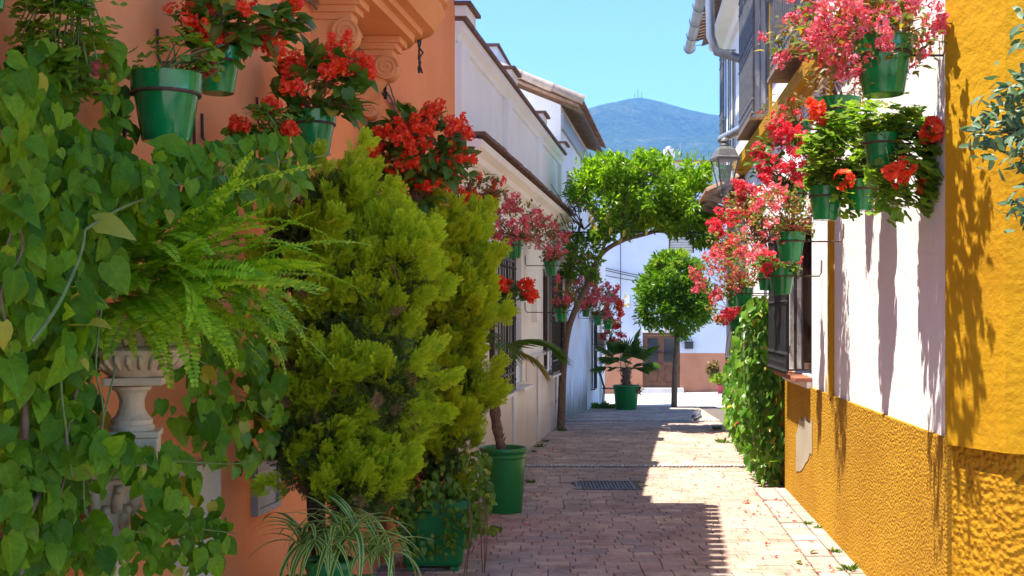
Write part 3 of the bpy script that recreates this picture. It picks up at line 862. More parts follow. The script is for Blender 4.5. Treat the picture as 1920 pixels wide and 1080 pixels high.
# marble dado slabs
u, k = 11.26, 0
while u < 20.55:
    L = 0.30 if k % 3 == 1 else 1.05
    u2 = min(u + L, 20.6)
    for j, (a, b) in enumerate(((0.0, 0.44), (0.446, 0.87), (0.876, 1.24))):
        if any(u < h[1] and u2 > h[0] for h in win) and j == 2:
            b = 0.94
        mb = MB(); wbox(mb, WL, u + .003, u2 - .003, -0.02, 0.05 if k % 3 == 1 else 0.03, a + gz(u) - .01, b)
        mb.build('dado_slab', M['marble_w'] if k % 3 == 1 else M['marble'], wh)
    u = u2; k += 1
mb = MB(); wbox(mb, WL, 11.262, 20.6, -0.03, 0.012, -0.3, 0.95)
for a, b in ((11.262, 13.2), (14.2, 14.95), (15.75, 18.1), (19.5, 20.6)): wbox(mb, WL, a, b, -0.03, 0.012, 0.951, 1.245)
mb.build('dado_bed', M['cream'], wh)
for a, b in ((11.262, 13.15), (14.25, 14.93), (15.77, 18.05), (19.55, 20.6)):
    mb = MB(); wbox(mb, WL, a, b, -0.01, 0.055, 1.246, 1.285); mb.build('dado_cap', M['marble_w'], wh)
def grille(parent, fn, u0, u1, z0, z1, off, mat, step=0.12, hb=(0.5,), r=0.008, box=True):
    g = MB(); wbox(g, fn, u0, u1, off - .012, off + .012, z0, z0 + .03); wbox(g, fn, u0, u1, off - .012, off + .012, z1 - .03, z1)
    for q in hb: wbox(g, fn, u0, u1, off - .010, off + .010, z0 + (z1-z0)*q, z0 + (z1-z0)*q + .025)
    if box:
        for u_ in (u0, u1):
            for z_ in (z0 + .015, z1 - .015): g.tube([fn(u_, off, z_), fn(u_, -0.02, z_)], .010, 6)
            for q in np.arange(0.04, off, 0.07): g.tube([fn(u_, q, z0 + .01), fn(u_, q, z1 - .01)], r, 6)
    gf = g.build('grille_frame', M[mat], parent)
    n = max(2, int((u1 - u0) / step))
    for i in range(n + 1):
        uu = u0 + (u1 - u0) * i / n
        b = MB(); b.tube([fn(uu, off, z0 + .01), fn(uu, off, z1 - .01)], r, 6)
        for q in hb:
            zz = z0 + (z1-z0)*q
            for dz in (-.07, .09): b.ball(fn(uu, off, zz + dz), r * 1.9, 6, 4)
        b.build('bar', M[mat], gf)
    return gf
for (a, b, c, d) in win:
    f = MB(); wbox(f, WL, a, a + .07, -.158, -.10, c, d); wbox(f, WL, b - .07, b, -.158, -.10, c, d); wbox(f, WL, a + .07, b - .07, -.158, -.10, d - .07, d); wbox(f, WL, a + .07, b - .07, -.158, -.10, c, c + .07); wbox(f, WL, (a+b)/2 - .03, (a+b)/2 + .03, -.158, -.105, c + .07, d - .07)
    wd = f.build('window', M['wood'], wh)
    p_ = MB(); wbox(p_, WL, a + .07, b - .07, -.17, -.14, c + .07, d - .07); p_.build('pane', M['glass'], wd)
    if a != 14.95: grille(wd, WL, a - .03, b + .03, c - .02, d + .02, 0.14, 'iron', 0.11, (0.12, 0.55, 0.9), 0.009)
    s = MB(); wbox(s, WL, a - .06, b + .06, -.1, 0.16, c - .075, c - .035); s.build('sill', M['marble_w'], wd)

# ============================================================ GABLED HOUSE (left, further) and the low annex behind
gh = thing('gabled_white_house', 'white house with barrel tile roof and rafters rising above the parapet', 'house', (XL(23), 23, gz(23)))
mb = MB()
E = 5.55
wall_holes(mb, WL, 20.61, 26.0, -0.5, E, [(21.6, 22.35, 3.0, 4.5)], 0.15)
mb.build('wall', M['mossy'], gh)
mb = MB()
x0 = XL(20.61)
mb.add([(x0, 20.61, 3.0), (x0, 20.61, E), (x0 - 2.6, 20.61, E + 1.04), (x0 - 5, 20.61, E + .1), (x0 - 5, 20.61, 3.0)], [(0, 1, 2, 3, 4)])
mb.build('gable_wall', M['white'], gh); mb = MB()
mb.add([(XL(26), 26, -1), (XL(26), 26, E), (XL(26) - 2.6, 26, E + 1.04), (XL(26) - 5, 26, E + .1), (XL(26) - 5, 26, -1)], [(0, 1, 2, 3, 4)])
mb.build('gable_wall', M['white'], gh)
dk = roof_tiles(gh, WL, 20.5, 26.05, 0.42, E + 0.0, 0.4, 3.1, 0.2)
dk.build('roof', M['tile'], gh)
for i in range(22):
    u = 20.7 + i * 0.25
    mb = MB(); P = [WL(u - .035, 0.36, E - .13), WL(u + .035, 0.36, E - .13), WL(u + .035, -.05, E + .03), WL(u - .035, -.05, E + .03)]
    mb.hexa(P + [tuple(np.array(p) + (0, 0, .075)) for p in P]); mb.build('rafter', M['wood_old'], gh)
mb = MB(); wbox(mb, WL, 20.6, 26.0, 0.001, 0.05, E - .42, E - .14); mb.build('eave_beam', M['grey_panel'], gh)
for i in range(5):     # verge tiles down the gable
    t0, t1 = i * 0.55, i * 0.55 + 0.56
    mb = MB(); mb.tube([(x0 + .4 - t0, 20.5, E + .06 + t0 * .4), (x0 + .4 - t1, 20.5, E + .07 + t1 * .4)], [0.085, 0.07], 10); mb.build('verge_tile', M['slab'], gh, smooth=True)
wd = MB(); wbox(wd, WL, 21.6, 22.35, -.16, -.12, 3.0, 4.5); wd.build('window', M['shutter'], gh)
mb = MB(); rq = [(-1.9, 22.0), (-.28, 22.0), (.08, 24.9), (-1.9, 24.9)]
mb.hexa([(a, b, 5.2) for a, b in rq] + [(a, b, 6.9) for a, b in rq]); pent = mb.build('roof_room', M['white'], None)
tag(pent, 'white rooftop room with brown coping above the gabled roof', 'roof room')
ORG[pent] = np.zeros(3)
mb = MB(); rq = [(-1.95, 21.95), (-.24, 21.95), (.12, 24.95), (-1.95, 24.95)]
mb.hexa([(a, b, 6.901) for a, b in rq] + [(a, b, 6.95) for a, b in rq]); mb.build('coping', M['tile_old'], pent)

an = thing('low_white_annex', 'low white annex with green door and brown meter box behind palm pot', 'house', (XL(29), 29, gz(29)))
mb = MB(); wall_holes(mb, WL, 26.01, 31.5, -1.0, 4.2, [(29.6, 30.5, gz(30), 1.85), (27.0, 27.7, 0.2, 1.9)], 0.14)
mb.add([WL(31.5, 0, -1), WL(31.5, -5, -1), WL(31.5, -5, 4.2), WL(31.5, 0, 4.2)], [(0, 1, 2, 3)])
mb.add([WL(26.01, 0, 4.2), WL(31.5, 0, 4.2), WL(31.5, -5, 4.2), WL(26.01, -5, 4.2)], [(0, 1, 2, 3)])
mb.build('wall', M['white'], an)
mb = MB(); wbox(mb, WL, 29.6, 30.5, -.16, -.1, gz(30), 1.85); d_ = mb.build('door', M['green_door'], an)
mb = MB(); mb.ball(WL(29.75, -.08, .7), .03, 8, 5); mb.build('handle', M['iron'], d_)
mb = MB(); wbox(mb, WL, 27.0, 27.7, -.16, -.12, 0.2, 1.9); wdo = mb.build('window', M['glass'], an)
grille(wdo, WL, 26.95, 27.75, 0.15, 1.95, 0.08, 'iron', 0.12, (0.5,))
mb = MB(); wbox(mb, WL, 28.2, 28.8, 0.0, 0.22, 1.0, 1.45); mb.build('meter_box', M['wood_old'], an, bevel=.01)
mb = MB(); wbox(mb, WL, 26.0, 31.6, -.1, 0.2, 4.21, 4.3); mb.build('coping', M['tile_old'], an)

# ============================================================ YELLOW AND WHITE HOUSE (right)
yh = thing('yellow_white_house', 'white house with rough ochre dado, yellow band and barred windows', 'house', (XR(12), 12, 0))
DZ = 1.17
win_lo = (10.75, 12.2, 1.27, 2.75)
win_up = [(10.5, 12.1, 4.28, 6.0), (13.95, 15.5, 4.2, 6.0), (18.3, 18.75, 3.9, 6.0)]
mb = MB(); wall_holes(mb, WR, 6.16, 20.0, DZ, 6.45, [win_lo] + win_up, 0.2)
mb.add([WR(20, 0, -1), WR(20, -5, -1), WR(20, -5, 6.45), WR(20, 0, 6.45)], [(0, 1, 2, 3)])
mb.build('wall', M['white_r'], yh)
mb = MB(); wbox(mb, WR, 6.16, 12.45, -0.05, 0.018, -0.03, DZ); mb.build('dado', M['yellow_rough'], yh, bevel=.006)
mb = MB(); wbox(mb, WR, 12.452, 19.998, -0.05, 0.004, -0.3, DZ - .03); mb.build('dado_far', M['yellow_rough'], yh)
# flaked patch of bare plaster, an uneven outline a few millimetres thick
pu0, pu1, pz0, pz1 = YR(1527), YR(1497), PZ(897, 11.3), PZ(768, 11.3)
r_ = random.Random(5); top, bot = [], []
for i in range(9):
    t = i / 8
    top.append((pu0 + (pu1-pu0)*t, pz1 - 0.10 * abs(math.sin(i*2.1)) - 0.16 * (t - .3) ** 2 * 2 + r_.uniform(-.03, .02)))
    bot.append((pu0 + (pu1-pu0)*t, pz0 + 0.30 * (1 - t) ** 1.5 + 0.05 * abs(math.sin(i*1.7)) + r_.uniform(-.02, .02)))
poly = top + bot[::-1]
mb = MB(); nn = len(poly)
mb.add([WR(u, .0195, z) for u, z in poly] + [WR(u, .0235, z) for u, z in poly], [tuple(range(nn, 2*nn)), tuple(range(nn))[::-1]] + [(i, (i+1) % nn, nn + (i+1) % nn, nn + i) for i in range(nn)])
mb.build('bare_plaster_patch', M['plaster'], yh)
mb = MB(); uu, zz = YR(1549), PZ(727, 10.0)
mb.add([WR(uu - .06, .003, zz - .1), WR(uu + .05, .003, zz - .1), WR(uu + .04, .003, zz + .02), WR(uu, .003, zz + .13), WR(uu - .05, .003, zz + .03)], [(0, 1, 2, 3, 4)])
mb.build('chipped_patch', M['plaster'], yh)
# yellow string course and yellow strip
mb = MB(); profile_run(mb, WR, 6.1, 17.3, [(-.02, 3.86), (0.05, 3.86), (0.06, 3.93), (0.12, 3.95), (0.13, 4.08), (-.02, 4.10)]); mb.build('string_course', M['yellow'], yh)
su = YR(1561)
mb = MB(); wbox(mb, WR, su - .075, su + .045, -.01, 0.035, DZ - .01, 3.859); mb.build('yellow_strip', M['yellow'], yh, bevel=.004)
su = YR(1447)
mb = MB(); wbox(mb, WR, su - .05, su + .03, -.01, 0.03, 4.101, 6.4); mb.build('yellow_strip', M['yellow'], yh)
for k, (a, b, c, d) in enumerate([win_lo] + win_up):
    f = MB(); wbox(f, WR, a, a + .07, -.198, -.14, c, d); wbox(f, WR, b - .07, b, -.198, -.14, c, d); wbox(f, WR, a + .07, b - .07, -.198, -.14, d - .07, d); wbox(f, WR, a + .07, b - .07, -.198, -.14, c, c + .07); wbox(f, WR, (a+b)/2 - .03, (a+b)/2 + .03, -.198, -.145, c + .07, d - .07)
    wd = f.build('window', M['shutter'] if k else M['wood'], yh)
    p_ = MB(); wbox(p_, WR, a + .07, b - .07, -.21, -.18, c + .07, d - .07); p_.build('pane', M['glass'], wd)
    grille(wd, WR, a + (.28 if k == 0 else 0), b + .05, c + .03, d, 0.20, 'iron_grey' if k else 'iron', 0.12 if k else .1, (0.05, 0.5, 0.93), 0.011 if k else 0.014)
    if k == 0:
        for i in range(5):
            s = MB(); L = (b - a + .1) / 5; wbox(s, WR, a - .05 + i*L + .003, a - .05 + (i+1)*L - .003, -.15, 0.16, c - .05, c - .012); s.build('sill_tile', M['redtile'], wd, bevel=.006)
        s = MB(); wbox(s, WR, a - .03, b + .03, -.02, .05, c - .11, c - .051); s.build('sill_bed', M['white_r'], wd)
    else:
        s = MB(); wbox(s, WR, a - .03, b + .08, -.05, 0.24, c - .04, c - .005); s.build('sill', M['wood_old'], wd)
# eaves, gutter and downpipe
dk = roof_tiles(yh, WR, 6.3, 20.3, 0.5, 6.55, 0.35, 2.2, 0.21)
dk.build('roof', M['tile'], yh)
mb = MB(); profile_run(mb, WR, 6.2, 20.1, [(-.02, 6.2), (.06, 6.22), (.1, 6.32), (.28, 6.38), (.3, 6.46), (-.02, 6.47)]); mb.build('eave_cornice', M['white_r'], yh)
mb = MB(); mb.tube([WR(10, .62, 6.44), WR(20.25, .62, 6.44)], 0.085, 12); mb.build('gutter', M['zinc'], yh, smooth=True)
for u in np.arange(12, 20.2, 0.9):
    mb = MB(); mb.tube([(XR(u) - .62 + .1*math.cos(a), u, 6.44 + .1*math.sin(a)) for a in np.linspace(math.pi*.9, math.pi*2.1, 10)] + [WR(u, .2, 6.52)], .007, 5); mb.build('gutter_bracket', M['iron_grey'], yh)
dpu = YR(1400, .1)
mb = MB(); mb.tube([WR(dpu, .60, 6.38), WR(dpu, .58, 5.55), WR(dpu, .50, 5.35), WR(dpu, .16, 5.25), WR(dpu, .10, 5.12), WR(dpu, .10, 4.45), WR(dpu + .1, .12, 4.36), WR(dpu + 1.1, .35, 4.35)], .06, 12); mb.build('downpipe', M['zinc'], yh, smooth=True)
for z in (5.0, 4.6):
    mb = MB(); mb.tube([WR(dpu, .10, z), WR(dpu, .10, z + .03)], .07, 12); mb.build('pipe_clip', M['rust'], yh, smooth=True)
# little tile canopy under the band, far end
can = thing('tiled_canopy', 'small wooden canopy with clay tiles behind the street lantern', 'canopy', WR(17.9, 0, 3.6))
dk = roof_tiles(can, WR, 16.8, 19.4, 0.55, 3.62, 0.45, 0.56, 0.2)
dk.build('deck', M['wood_old'], can)
for u in (16.9, 17.7, 18.5, 19.3):
    mb = MB(); P = [WR(u - .04, 0.5, 3.5), WR(u + .04, 0.5, 3.5), WR(u + .04, -.01, 3.35), WR(u - .04, -.01, 3.35)]
    mb.hexa(P + [tuple(np.array(p) + (0, 0, .07)) for p in P]); mb.build('bracket', M['wood_old'], can)
# stone corner post at the far end of the wall
mb = MB(); wbox(mb, WR, 16.6, 17.0, -.02, 0.12, -.1, 1.45); tag(mb.build('corner_post', M['wood_old'], None, bevel=.02), 'brown stone post at the wall foot behind the hanging creeper', 'post')

# yellow splayed corner nearest the viewer, its own rough base
ych = thing('yellow_corner_building', 'smooth yellow corner wall with ledge over a coarse ochre base', 'wall', (2.6, 5.9, 0))
PL = [(2.297, 6.158), (2.44, 5.76), (2.62, 5.60), (6.5, 4.6)]
def prism_wall(pl, z0, z1, inset, mat, name):
    mb = MB(); n = len(pl)
    P = []
    for i, (x, y_) in enumerate(pl):
        a = np.array(pl[max(0, i-1)]); b = np.array(pl[min(n-1, i+1)]); d = (b - a) / np.linalg.norm(b - a)
        nn_ = np.array([d[1], -d[0]])
        P.append(np.array([x, y_]) + nn_ * inset)
    V = [(p[0], p[1], z0) for p in P] + [(p[0], p[1], z1) for p in P] + [(6.5, 6.16, z0), (6.5, 6.16, z1)]
    mb.add(V, [(i, i+1, n+i+1, n+i) for i in range(n-1)] + [tuple(range(n, 2*n)) + (2*n+1,), tuple(range(n))[::-1] + (2*n,), (0, n, 2*n+1, 2*n)])
    return mb.build(name, mat, ych)
# subdivide outline so that the ledge undulates a little
prism_wall([(x + .005, y_) for x, y_ in PL], 1.14, 6.4, 0.035, M['yellow'], 'wall')
prism_wall([(x, y_) for x, y_ in PL], -0.05, 1.135, -0.012, M['yellow_coarse'], 'base')

# ============================================================ FAR HOUSE
fh = thing('far_white_house', 'pale house with terracotta dado and brown double door closing the street', 'house', (5.6, 44.5, gz(44)))
def WF(u, off, z): return (u, 44.5 - off, z)
SF = F / 44.5
def fx(px): return (px - 960) / SF
def fz(py): return H + (HOR - py) / SF
dx0, dx1, dz0, dz1 = fx(1205), fx(1275), fz(727), fz(624)
dt = fz(662)
wx = (fx(1254), fx(1302), fz(474), fz(405))
w2 = (fx(1322), fx(1350), fz(352), fz(318))
mb = MB(); wall_holes(mb, WF, -6, 18, dt, fz(312), [(dx0, dx1, dt, dz1), wx, w2], .2); mb.build('wall', M['bluewhite'], fh)
mb = MB(); wall_holes(mb, WF, -6, 18, -1.8, dt, [(dx0, dx1, dz0, dt)], .2); mb.build('dado', M['terracotta'], fh)
mb = MB(); wbox(mb, WF, -6, 18, -.3, .05, fz(312), fz(304)); mb.build('parapet', M['pink_wall'], fh)
mb = MB(); wbox(mb, WF, -6, 18, -.4, .09, fz(304) + .001, fz(301)); mb.build('coping', M['redtile'], fh)
mb = MB()
wbox(mb, WF, dx0, dx0 + .09, -.198, -.06, dz0, dz1); wbox(mb, WF, dx1 - .09, dx1, -.198, -.06, dz0, dz1); wbox(mb, WF, dx0 + .09, dx1 - .09, -.198, -.06, dz1 - .1, dz1)
fr = mb.build('door_frame', M['wood'], fh)
for k in (0, 1):
    a = dx0 + .09 + k * (dx1 - dx0 - .18) / 2 + .004; b = dx0 + .09 + (k+1) * (dx1 - dx0 - .18) / 2 - .004
    mb = MB(); zt = dz1 - .105
    wbox(mb, WF, a, a + .1, -.17, -.11, dz0, zt); wbox(mb, WF, b - .1, b, -.17, -.11, dz0, zt)
    for c, d in ((dz0, dz0 + .2), (dz0 + .85, dz0 + .97), (zt - .1, zt)): wbox(mb, WF, a + .1, b - .1, -.17, -.11, c, d)
    wbox(mb, WF, a + .1, b - .1, -.165, -.14, dz0 + .2, dz0 + .85); wbox(mb, WF, a + .17, b - .17, -.15, -.12, dz0 + .28, dz0 + .77)
    d_ = mb.build('door', M['wood'], fh)
    mb = MB(); wbox(mb, WF, a + .1, b - .1, -.16, -.145, dz0 + .97, zt - .1); mb.build('pane', M['glass'], d_)
    mb = MB(); mb.ball(WF(b - .05 if k == 0 else a + .05, -.09, dz0 + .9), .03, 8, 5); mb.build('handle', M['iron'], d_)
mb = MB(); wbox(mb, WF, dx0 - .1, dx1 + .1, -.1, .35, -1.4, dz0 - .001); mb.build('door_step', M['marble_w'], fh)
mb = MB(); wbox(mb, WF, dx0 - .12, dx1 + .12, 0, .05, dz1 + .02, dz1 + .14); mb.build('lintel', M['cream'], fh)
mb = MB(); wbox(mb, WF, wx[0], wx[1], -.2, -.1, wx[2], wx[3])
sh = mb.build('window', M['wood'], fh)
n = 14
for i in range(n):
    mb = MB(); h_ = (wx[3] - wx[2]) / n; wbox(mb, WF, wx[0] + .06, wx[1] - .06, -.1, -.07, wx[2] + i*h_ + .01, wx[2] + (i+1)*h_ - .006); mb.build('shutter_slat', M['shutter'], sh)
mb = MB(); wbox(mb, WF, w2[0], w2[1], -.2, -.12, w2[2], w2[3]); mb.build('window', M['mossgreen'], fh)
mb = MB(); mb.box((fx(1257), 44.9, fz(291)), (.40, .4, .55)); ch = mb.build('chimney', M['white'], fh)
mb = MB(); mb.ball((fx(1257), 44.9, fz(279)), .17, 14, 9); mb.build('chimney_ball', M['zinc'], ch, smooth='all')
mb = MB(); mb.tube([(fx(1279), 44.9, fz(305)), (fx(1279), 44.9, fz(265))], .02, 5); mb.build('antenna_pole', M['zinc'], fh)
mb = MB(); mb.box((fx(1291), 44.4, fz(648)), (.30, .2, .24)); lb = mb.build('letter_box', M['iron'], fh, bevel=.01)
mb = MB(); mb.box((fx(1291), 44.39, fz(648) + .14), (.36, .26, .03)); mb.build('lid', M['iron'], lb)
tx0, tx1, tz0, tz1 = fx(1169), fx(1182), fz(578), fz(551)
mb = MB(); wbox(mb, WF, tx0, tx1, -.01, .03, tz0, tz1); tp = mb.build('tile_plaque', M['white'], fh)
for (a, b, c, d, m_) in ((tx0, tx1, tz0, tz0 + .03, 'tile_blue'), (tx0, tx1, tz1 - .03, tz1, 'tile_blue'), (tx0, tx0 + .03, tz0 + .031, tz1 - .031, 'tile_blue'), (tx1 - .03, tx1, tz0 + .031, tz1 - .031, 'tile_blue')):
    mb = MB(); wbox(mb, WF, a, b, .031, .036, c, d); mb.build('tile_border', M[m_], tp)
for (a, c) in ((tx0 + .04, tz1 - .15), (tx0 + .04, tz0 + .05), (tx1 - .12, tz0 + .09)):
    mb = MB(); wbox(mb, WF, a, a + .08, .031, .035, c, c + .1); mb.build('tile_figure', M['tile_yel'], tp)
for k, (p0, p1) in enumerate((((1135, 503), (1215, 512)), ((1135, 507), (1215, 516)), ((1135, 517), (1215, 518)), ((1163, 330), (1163, 700)))):
    a = Vector((fx(p0[0]), 44.38, fz(p0[1]))); b = Vector((fx(p1[0]) + (1.8 if k < 3 else 0), 44.38, fz(p1[1]) - (.25 if k < 3 else 0)))
    mb = MB(); mb.tube([a.lerp(b, t) + Vector((0, 0, -.12 * math.sin(math.pi * t) if k < 3 else 0)) for t in np.linspace(0, 1, 12)], .016, 5); mb.build('wire', M['iron'], fh)

# ============================================================ HILLS
def hills():
    D0, D1, nx, ny = 2300.0, 4200.0, 150, 60
    xs = np.linspace(-2600, 3400, nx); ys_ = np.linspace(D0, D1 + 1200, ny)
    V = []
    r2 = np.random.default_rng(3)
    ph = r2.random((14, 3)) * 6.28; fr_ = r2.uniform(0.0015, 0.014, (14, 2))
    for y_ in ys_:
        for x_ in xs:
            px = 960 + F * x_ / y_
            u = (y_ - D0) / (D1 - D0)
            # ridge outline read off the skyline, as a slope of height over distance
            ridge = np.interp(px, [-600, 300, 800, 1000, 1090, 1130, 1165, 1200, 1240, 1290, 1340, 1370, 1500, 1800, 2600], [520, 470, 340, 258, 212, 202, 188, 183, 189, 201, 211, 216, 262, 360, 470])
            h = (HOR - ridge) / F * D1
            prof = min(1.0, max(0.0, u)) ** 0.85 if u <= 1 else max(0.0, 1 - (u - 1) * 1.2)
            n_ = sum(math.sin(fr_[k, 0] * x_ + ph[k, 0]) * math.sin(fr_[k, 1] * y_ + ph[k, 1]) / (1 + 150 * (fr_[k, 0] + fr_[k, 1])) for k in range(14))
            V.append((x_, y_, -2 + h * prof + n_ * 60 * prof * (1.0 if u < 0.9 else 0.15)))
    Fs = [(j*nx+i, j*nx+i+1, (j+1)*nx+i+1, (j+1)*nx+i) for j in range(ny-1) for i in range(nx-1)]
    m, t, p = base_mat('scrub_hillside')
    pos = position(t)
    c = ramp(t, noise(t, pos, 0.012, 8, 0.7), [(0.35, (0.022, 0.058, 0.018)), (0.55, (0.045, 0.085, 0.026)), (0.74, (0.16, 0.14, 0.07))])
    k = ramp(t, noise(t, pos, 0.06, 6, 0.75), [(0.38, (0.35,) * 3), (0.62, (1.6,) * 3)])
    c = mixrgb(t, 1.0, c, k, 'MULTIPLY')
    t.links.new(c, p.inputs['Base Color']); p.inputs['Roughness'].default_value = 1.0
    bump(t, p, noise(t, pos, 0.03, 6, 0.7), 1.0, 40)
    o = link('hills', mesh_of('hills', V, Fs, m, None, True)); tag(o, kind='structure')
    mb = MB()
    for k, (px, hh) in enumerate(((1196, 30), (1203, 20), (1190, 14))):
        xx = (px - 960) / F * D1
        mb = MB(); mb.tube([(xx, D1, 775), (xx, D1, 792 + hh)], [3.0, 1.2], 5)
        tag(mb.build('mast', M['zinc']), ('tallest thin mast', 'middle-height thin mast', 'shortest thin mast')[k] + ' on the summit of the blue hill', 'mast', 'masts on the summit')
hills()
# ============================================================ POTS ON THE WALLS
POT_PROF = [(0.30, -0.94), (0.325, -0.95), (0.335, -0.93), (0.44, -0.30), (0.445, -0.27), (0.478, -0.265), (0.495, -0.02), (0.50, 0.0), (0.475, 0.005), (0.465, -0.03), (0.45, -0.12)]
_p = MB(); _p.lathe(POT_PROF, seg=32); _p.add([(0.335*math.cos(2*math.pi*k/16), 0.335*math.sin(2*math.pi*k/16), -0.945) for k in range(16)], [tuple(range(16))[::-1]])
POT_ME = mesh_of('pot', np.concatenate(_p.v), _p.f, M['pot'], None, True); POT_ME.set_sharp_from_angle(angle=R(50))
_p = MB(); _p.add([(0.46*math.cos(2*math.pi*k/20), 0.46*math.sin(2*math.pi*k/20), -0.09) for k in range(20)], [tuple(range(20))])
SOIL_ME = mesh_of('soil', np.concatenate(_p.v), _p.f, M['soil'])
POTS = 'green pots on the house walls'

def wall_pot(side, px, ytop, wpx, label, off=None, tilt=0.0):
    off = 0.25 if off is None else off
    Y = YR(px, off) if side == 'R' else YL(px, off)
    X = PX(px, Y); z = PZ(ytop, Y); D = wpx * Y / F
    root = thing('wall_pot', label, 'flower pot', (X, Y, z - 0.95 * D), POTS)
    o0 = org(root)
    for nm, me in (('pot', POT_ME), ('soil', SOIL_ME)):
        o = link(nm, me, root); o.location = Vector((X, Y, z)) - Vector(o0); o.scale = (D, D, D)
        o.rotation_euler = (tilt, tilt * 0.6, random.uniform(0, 6))
    rr = 0.458 * D; zr = z - 0.285 * D
    mb = MB()
    mb.tube([(X + rr * math.cos(a), Y + rr * math.sin(a), zr) for a in np.linspace(0, 2*math.pi, 28)], 0.0075, 6)
    s = 1 if side == 'R' else -1
    xw = XR(Y) if side == 'R' else XL(Y)
    mb.build('ring', M['rust'], root, smooth='all')
    mb = MB()
    mb.tube([(X + s * rr, Y, zr), (X + s * rr + (xw - X - s * rr) * .9, Y, zr), (xw - s * .01, Y, zr + .03), (xw - s * .008, Y, zr + .14)], 0.0065, 6)
    mb.build('bracket', M['rust'], root, smooth='all')
    return root, np.array([X, Y, z]), D

def px_box(b, Y):
    x0, x1, y0, y1 = b
    c = np.array([PX((x0+x1)/2, Y), Y, PZ((y0+y1)/2, Y)])
    return c, np.array([(x1-x0)/2/F*Y, min((x1-x0), (y1-y0)*1.4)/2/F*Y*0.9, (y1-y0)/2/F*Y])

def wall_clip(P, side, m=0.03):
    P = P.copy()
    if side == 'R': P[:, 0] = np.minimum(P[:, 0], XR(P[:, 1]) - m)
    elif side == 'L': P[:, 0] = np.maximum(P[:, 0], XL(P[:, 1]) + m)
    return P

def grow(root, side, top, D, kind, box, nleaf, lsize, nflo, fscale, leaf='ger', flo='red', lobj=60, fobj=40, stems=24, top_flowers=False, tall=0.0):
    """a plant that rises from the pot at top and fills box (photo pixels at the pot's own distance)"""
    c, r = px_box(box, top[1])
    nleaf = int(nleaf * 1.7); nflo = int(nflo * (1.9 if kind in ('pink', 'beg', 'small') else 1.2)); fobj = int(fobj * 1.5)
    if kind in ('pink', 'beg') and side == 'R' or top[1] > 11: fscale *= 1.2
    if side == 'L' and top[1] > 8: nflo = int(nflo * 1.4)
    tm = {'ger': T_ger, 'beg': T_beg, 'bronze': T_oval, 'dry': T_oval, 'ivy': T_heart}[leaf]
    P, Nn = blob_points(nleaf, c, r, clumps=max(8, nleaf // 12), cr=0.36, shell=0.9)
    k = nleaf // 8                       # leaves round the rim of the pot
    a = rng.random(k) * 6.28
    P[:k] = top + np.stack([np.cos(a) * D * .45, np.sin(a) * D * .45, rng.uniform(-.02, .3, k) * D], 1)
    P = wall_clip(P, side)
    out = unit(P - np.array([top[0], top[1], c[2] - r[2]]))
    lsize = lsize * (1.25 if leaf == 'ger' and side == 'R' else 1.0)
    if leaf == 'ger':
        nrm = unit(out * 0.7 + np.array([0, -.35, .75]) + rng.normal(0, .35, (nleaf, 3)))
        dr = unit(np.cross(nrm, rng.normal(0, 1, (nleaf, 3))))
    else:
        dr = unit(out * .9 + np.array([0, -.15, -.35]) + rng.normal(0, .5, (nleaf, 3)))
        nrm = unit(np.array([0, -.5, .9]) + out * .3 + rng.normal(0, .35, (nleaf, 3)))
    Ms = frames(P, dr, nrm, lsize * rng.uniform(0.65, 1.2, nleaf))
    scatter(root, 'leaf', tm, Ms, M[leaf if leaf != 'ivy' else 'ivy'], lobj)
    # stems
    mb = MB()
    tips = P[rng.choice(nleaf, min(stems, nleaf), replace=False)]
    for tp in tips:
        b = top + np.array([rng.normal(0, .15) * D, rng.normal(0, .15) * D, -.09 * D])
        mid = (b + tp) / 2 + np.array([0, 0, .18 * np.linalg.norm(tp - b)]) + rng.normal(0, .015, 3)
        pts = [(1-t)**2 * b + 2*t*(1-t) * mid + t*t * tp for t in np.linspace(0, 1, 8)]
        mb.tube(wall_clip(np.array(pts), side, .01), np.linspace(0.0055, 0.002, 8) * (1 + 2 * tall), 5)
    so = mb.build('stems', M['stem'] if leaf == 'ger' else M['stem_red'], root, smooth='all'); so['kind'] = 'stuff'
    if nflo:
        tf = {'ger': T_gerfl, 'beg': T_begfl, 'pink': T_pinkfl, 'small': T_smallfl}[kind]
        Q, _ = blob_points(nflo, c + np.array([0, -.15 * r[1], .12 * r[2]]), r * 1.04, clumps=max(6, nflo // 4), cr=0.26, shell=1.0)
        if top_flowers: Q[:, 2] = np.maximum(Q[:, 2], c[2] - .2 * r[2])
        Q = wall_clip(Q, side, .05)
        dd = rnd_dirs(nflo, (0, -.3, .3)); nn_ = rnd_dirs(nflo, (0, -1.2, .8), .5)
        Ms = frames(Q, dd, nn_, fscale * rng.uniform(.75, 1.25, nflo))
        scatter(root, 'flower_head', tf, Ms, M[flo], fobj, 'flowers', False)
        if kind == 'ger':
            mb = MB()
            for q in Q[:12]:
                b = top + np.array([0, 0, -.05]); mb.tube(wall_clip(np.array([b, (b + q)/2 + (0, 0, .06), q]), side, .01), .0025, 4)
            so = mb.build('flower_stalks', M['stem'], root); so['kind'] = 'stuff'

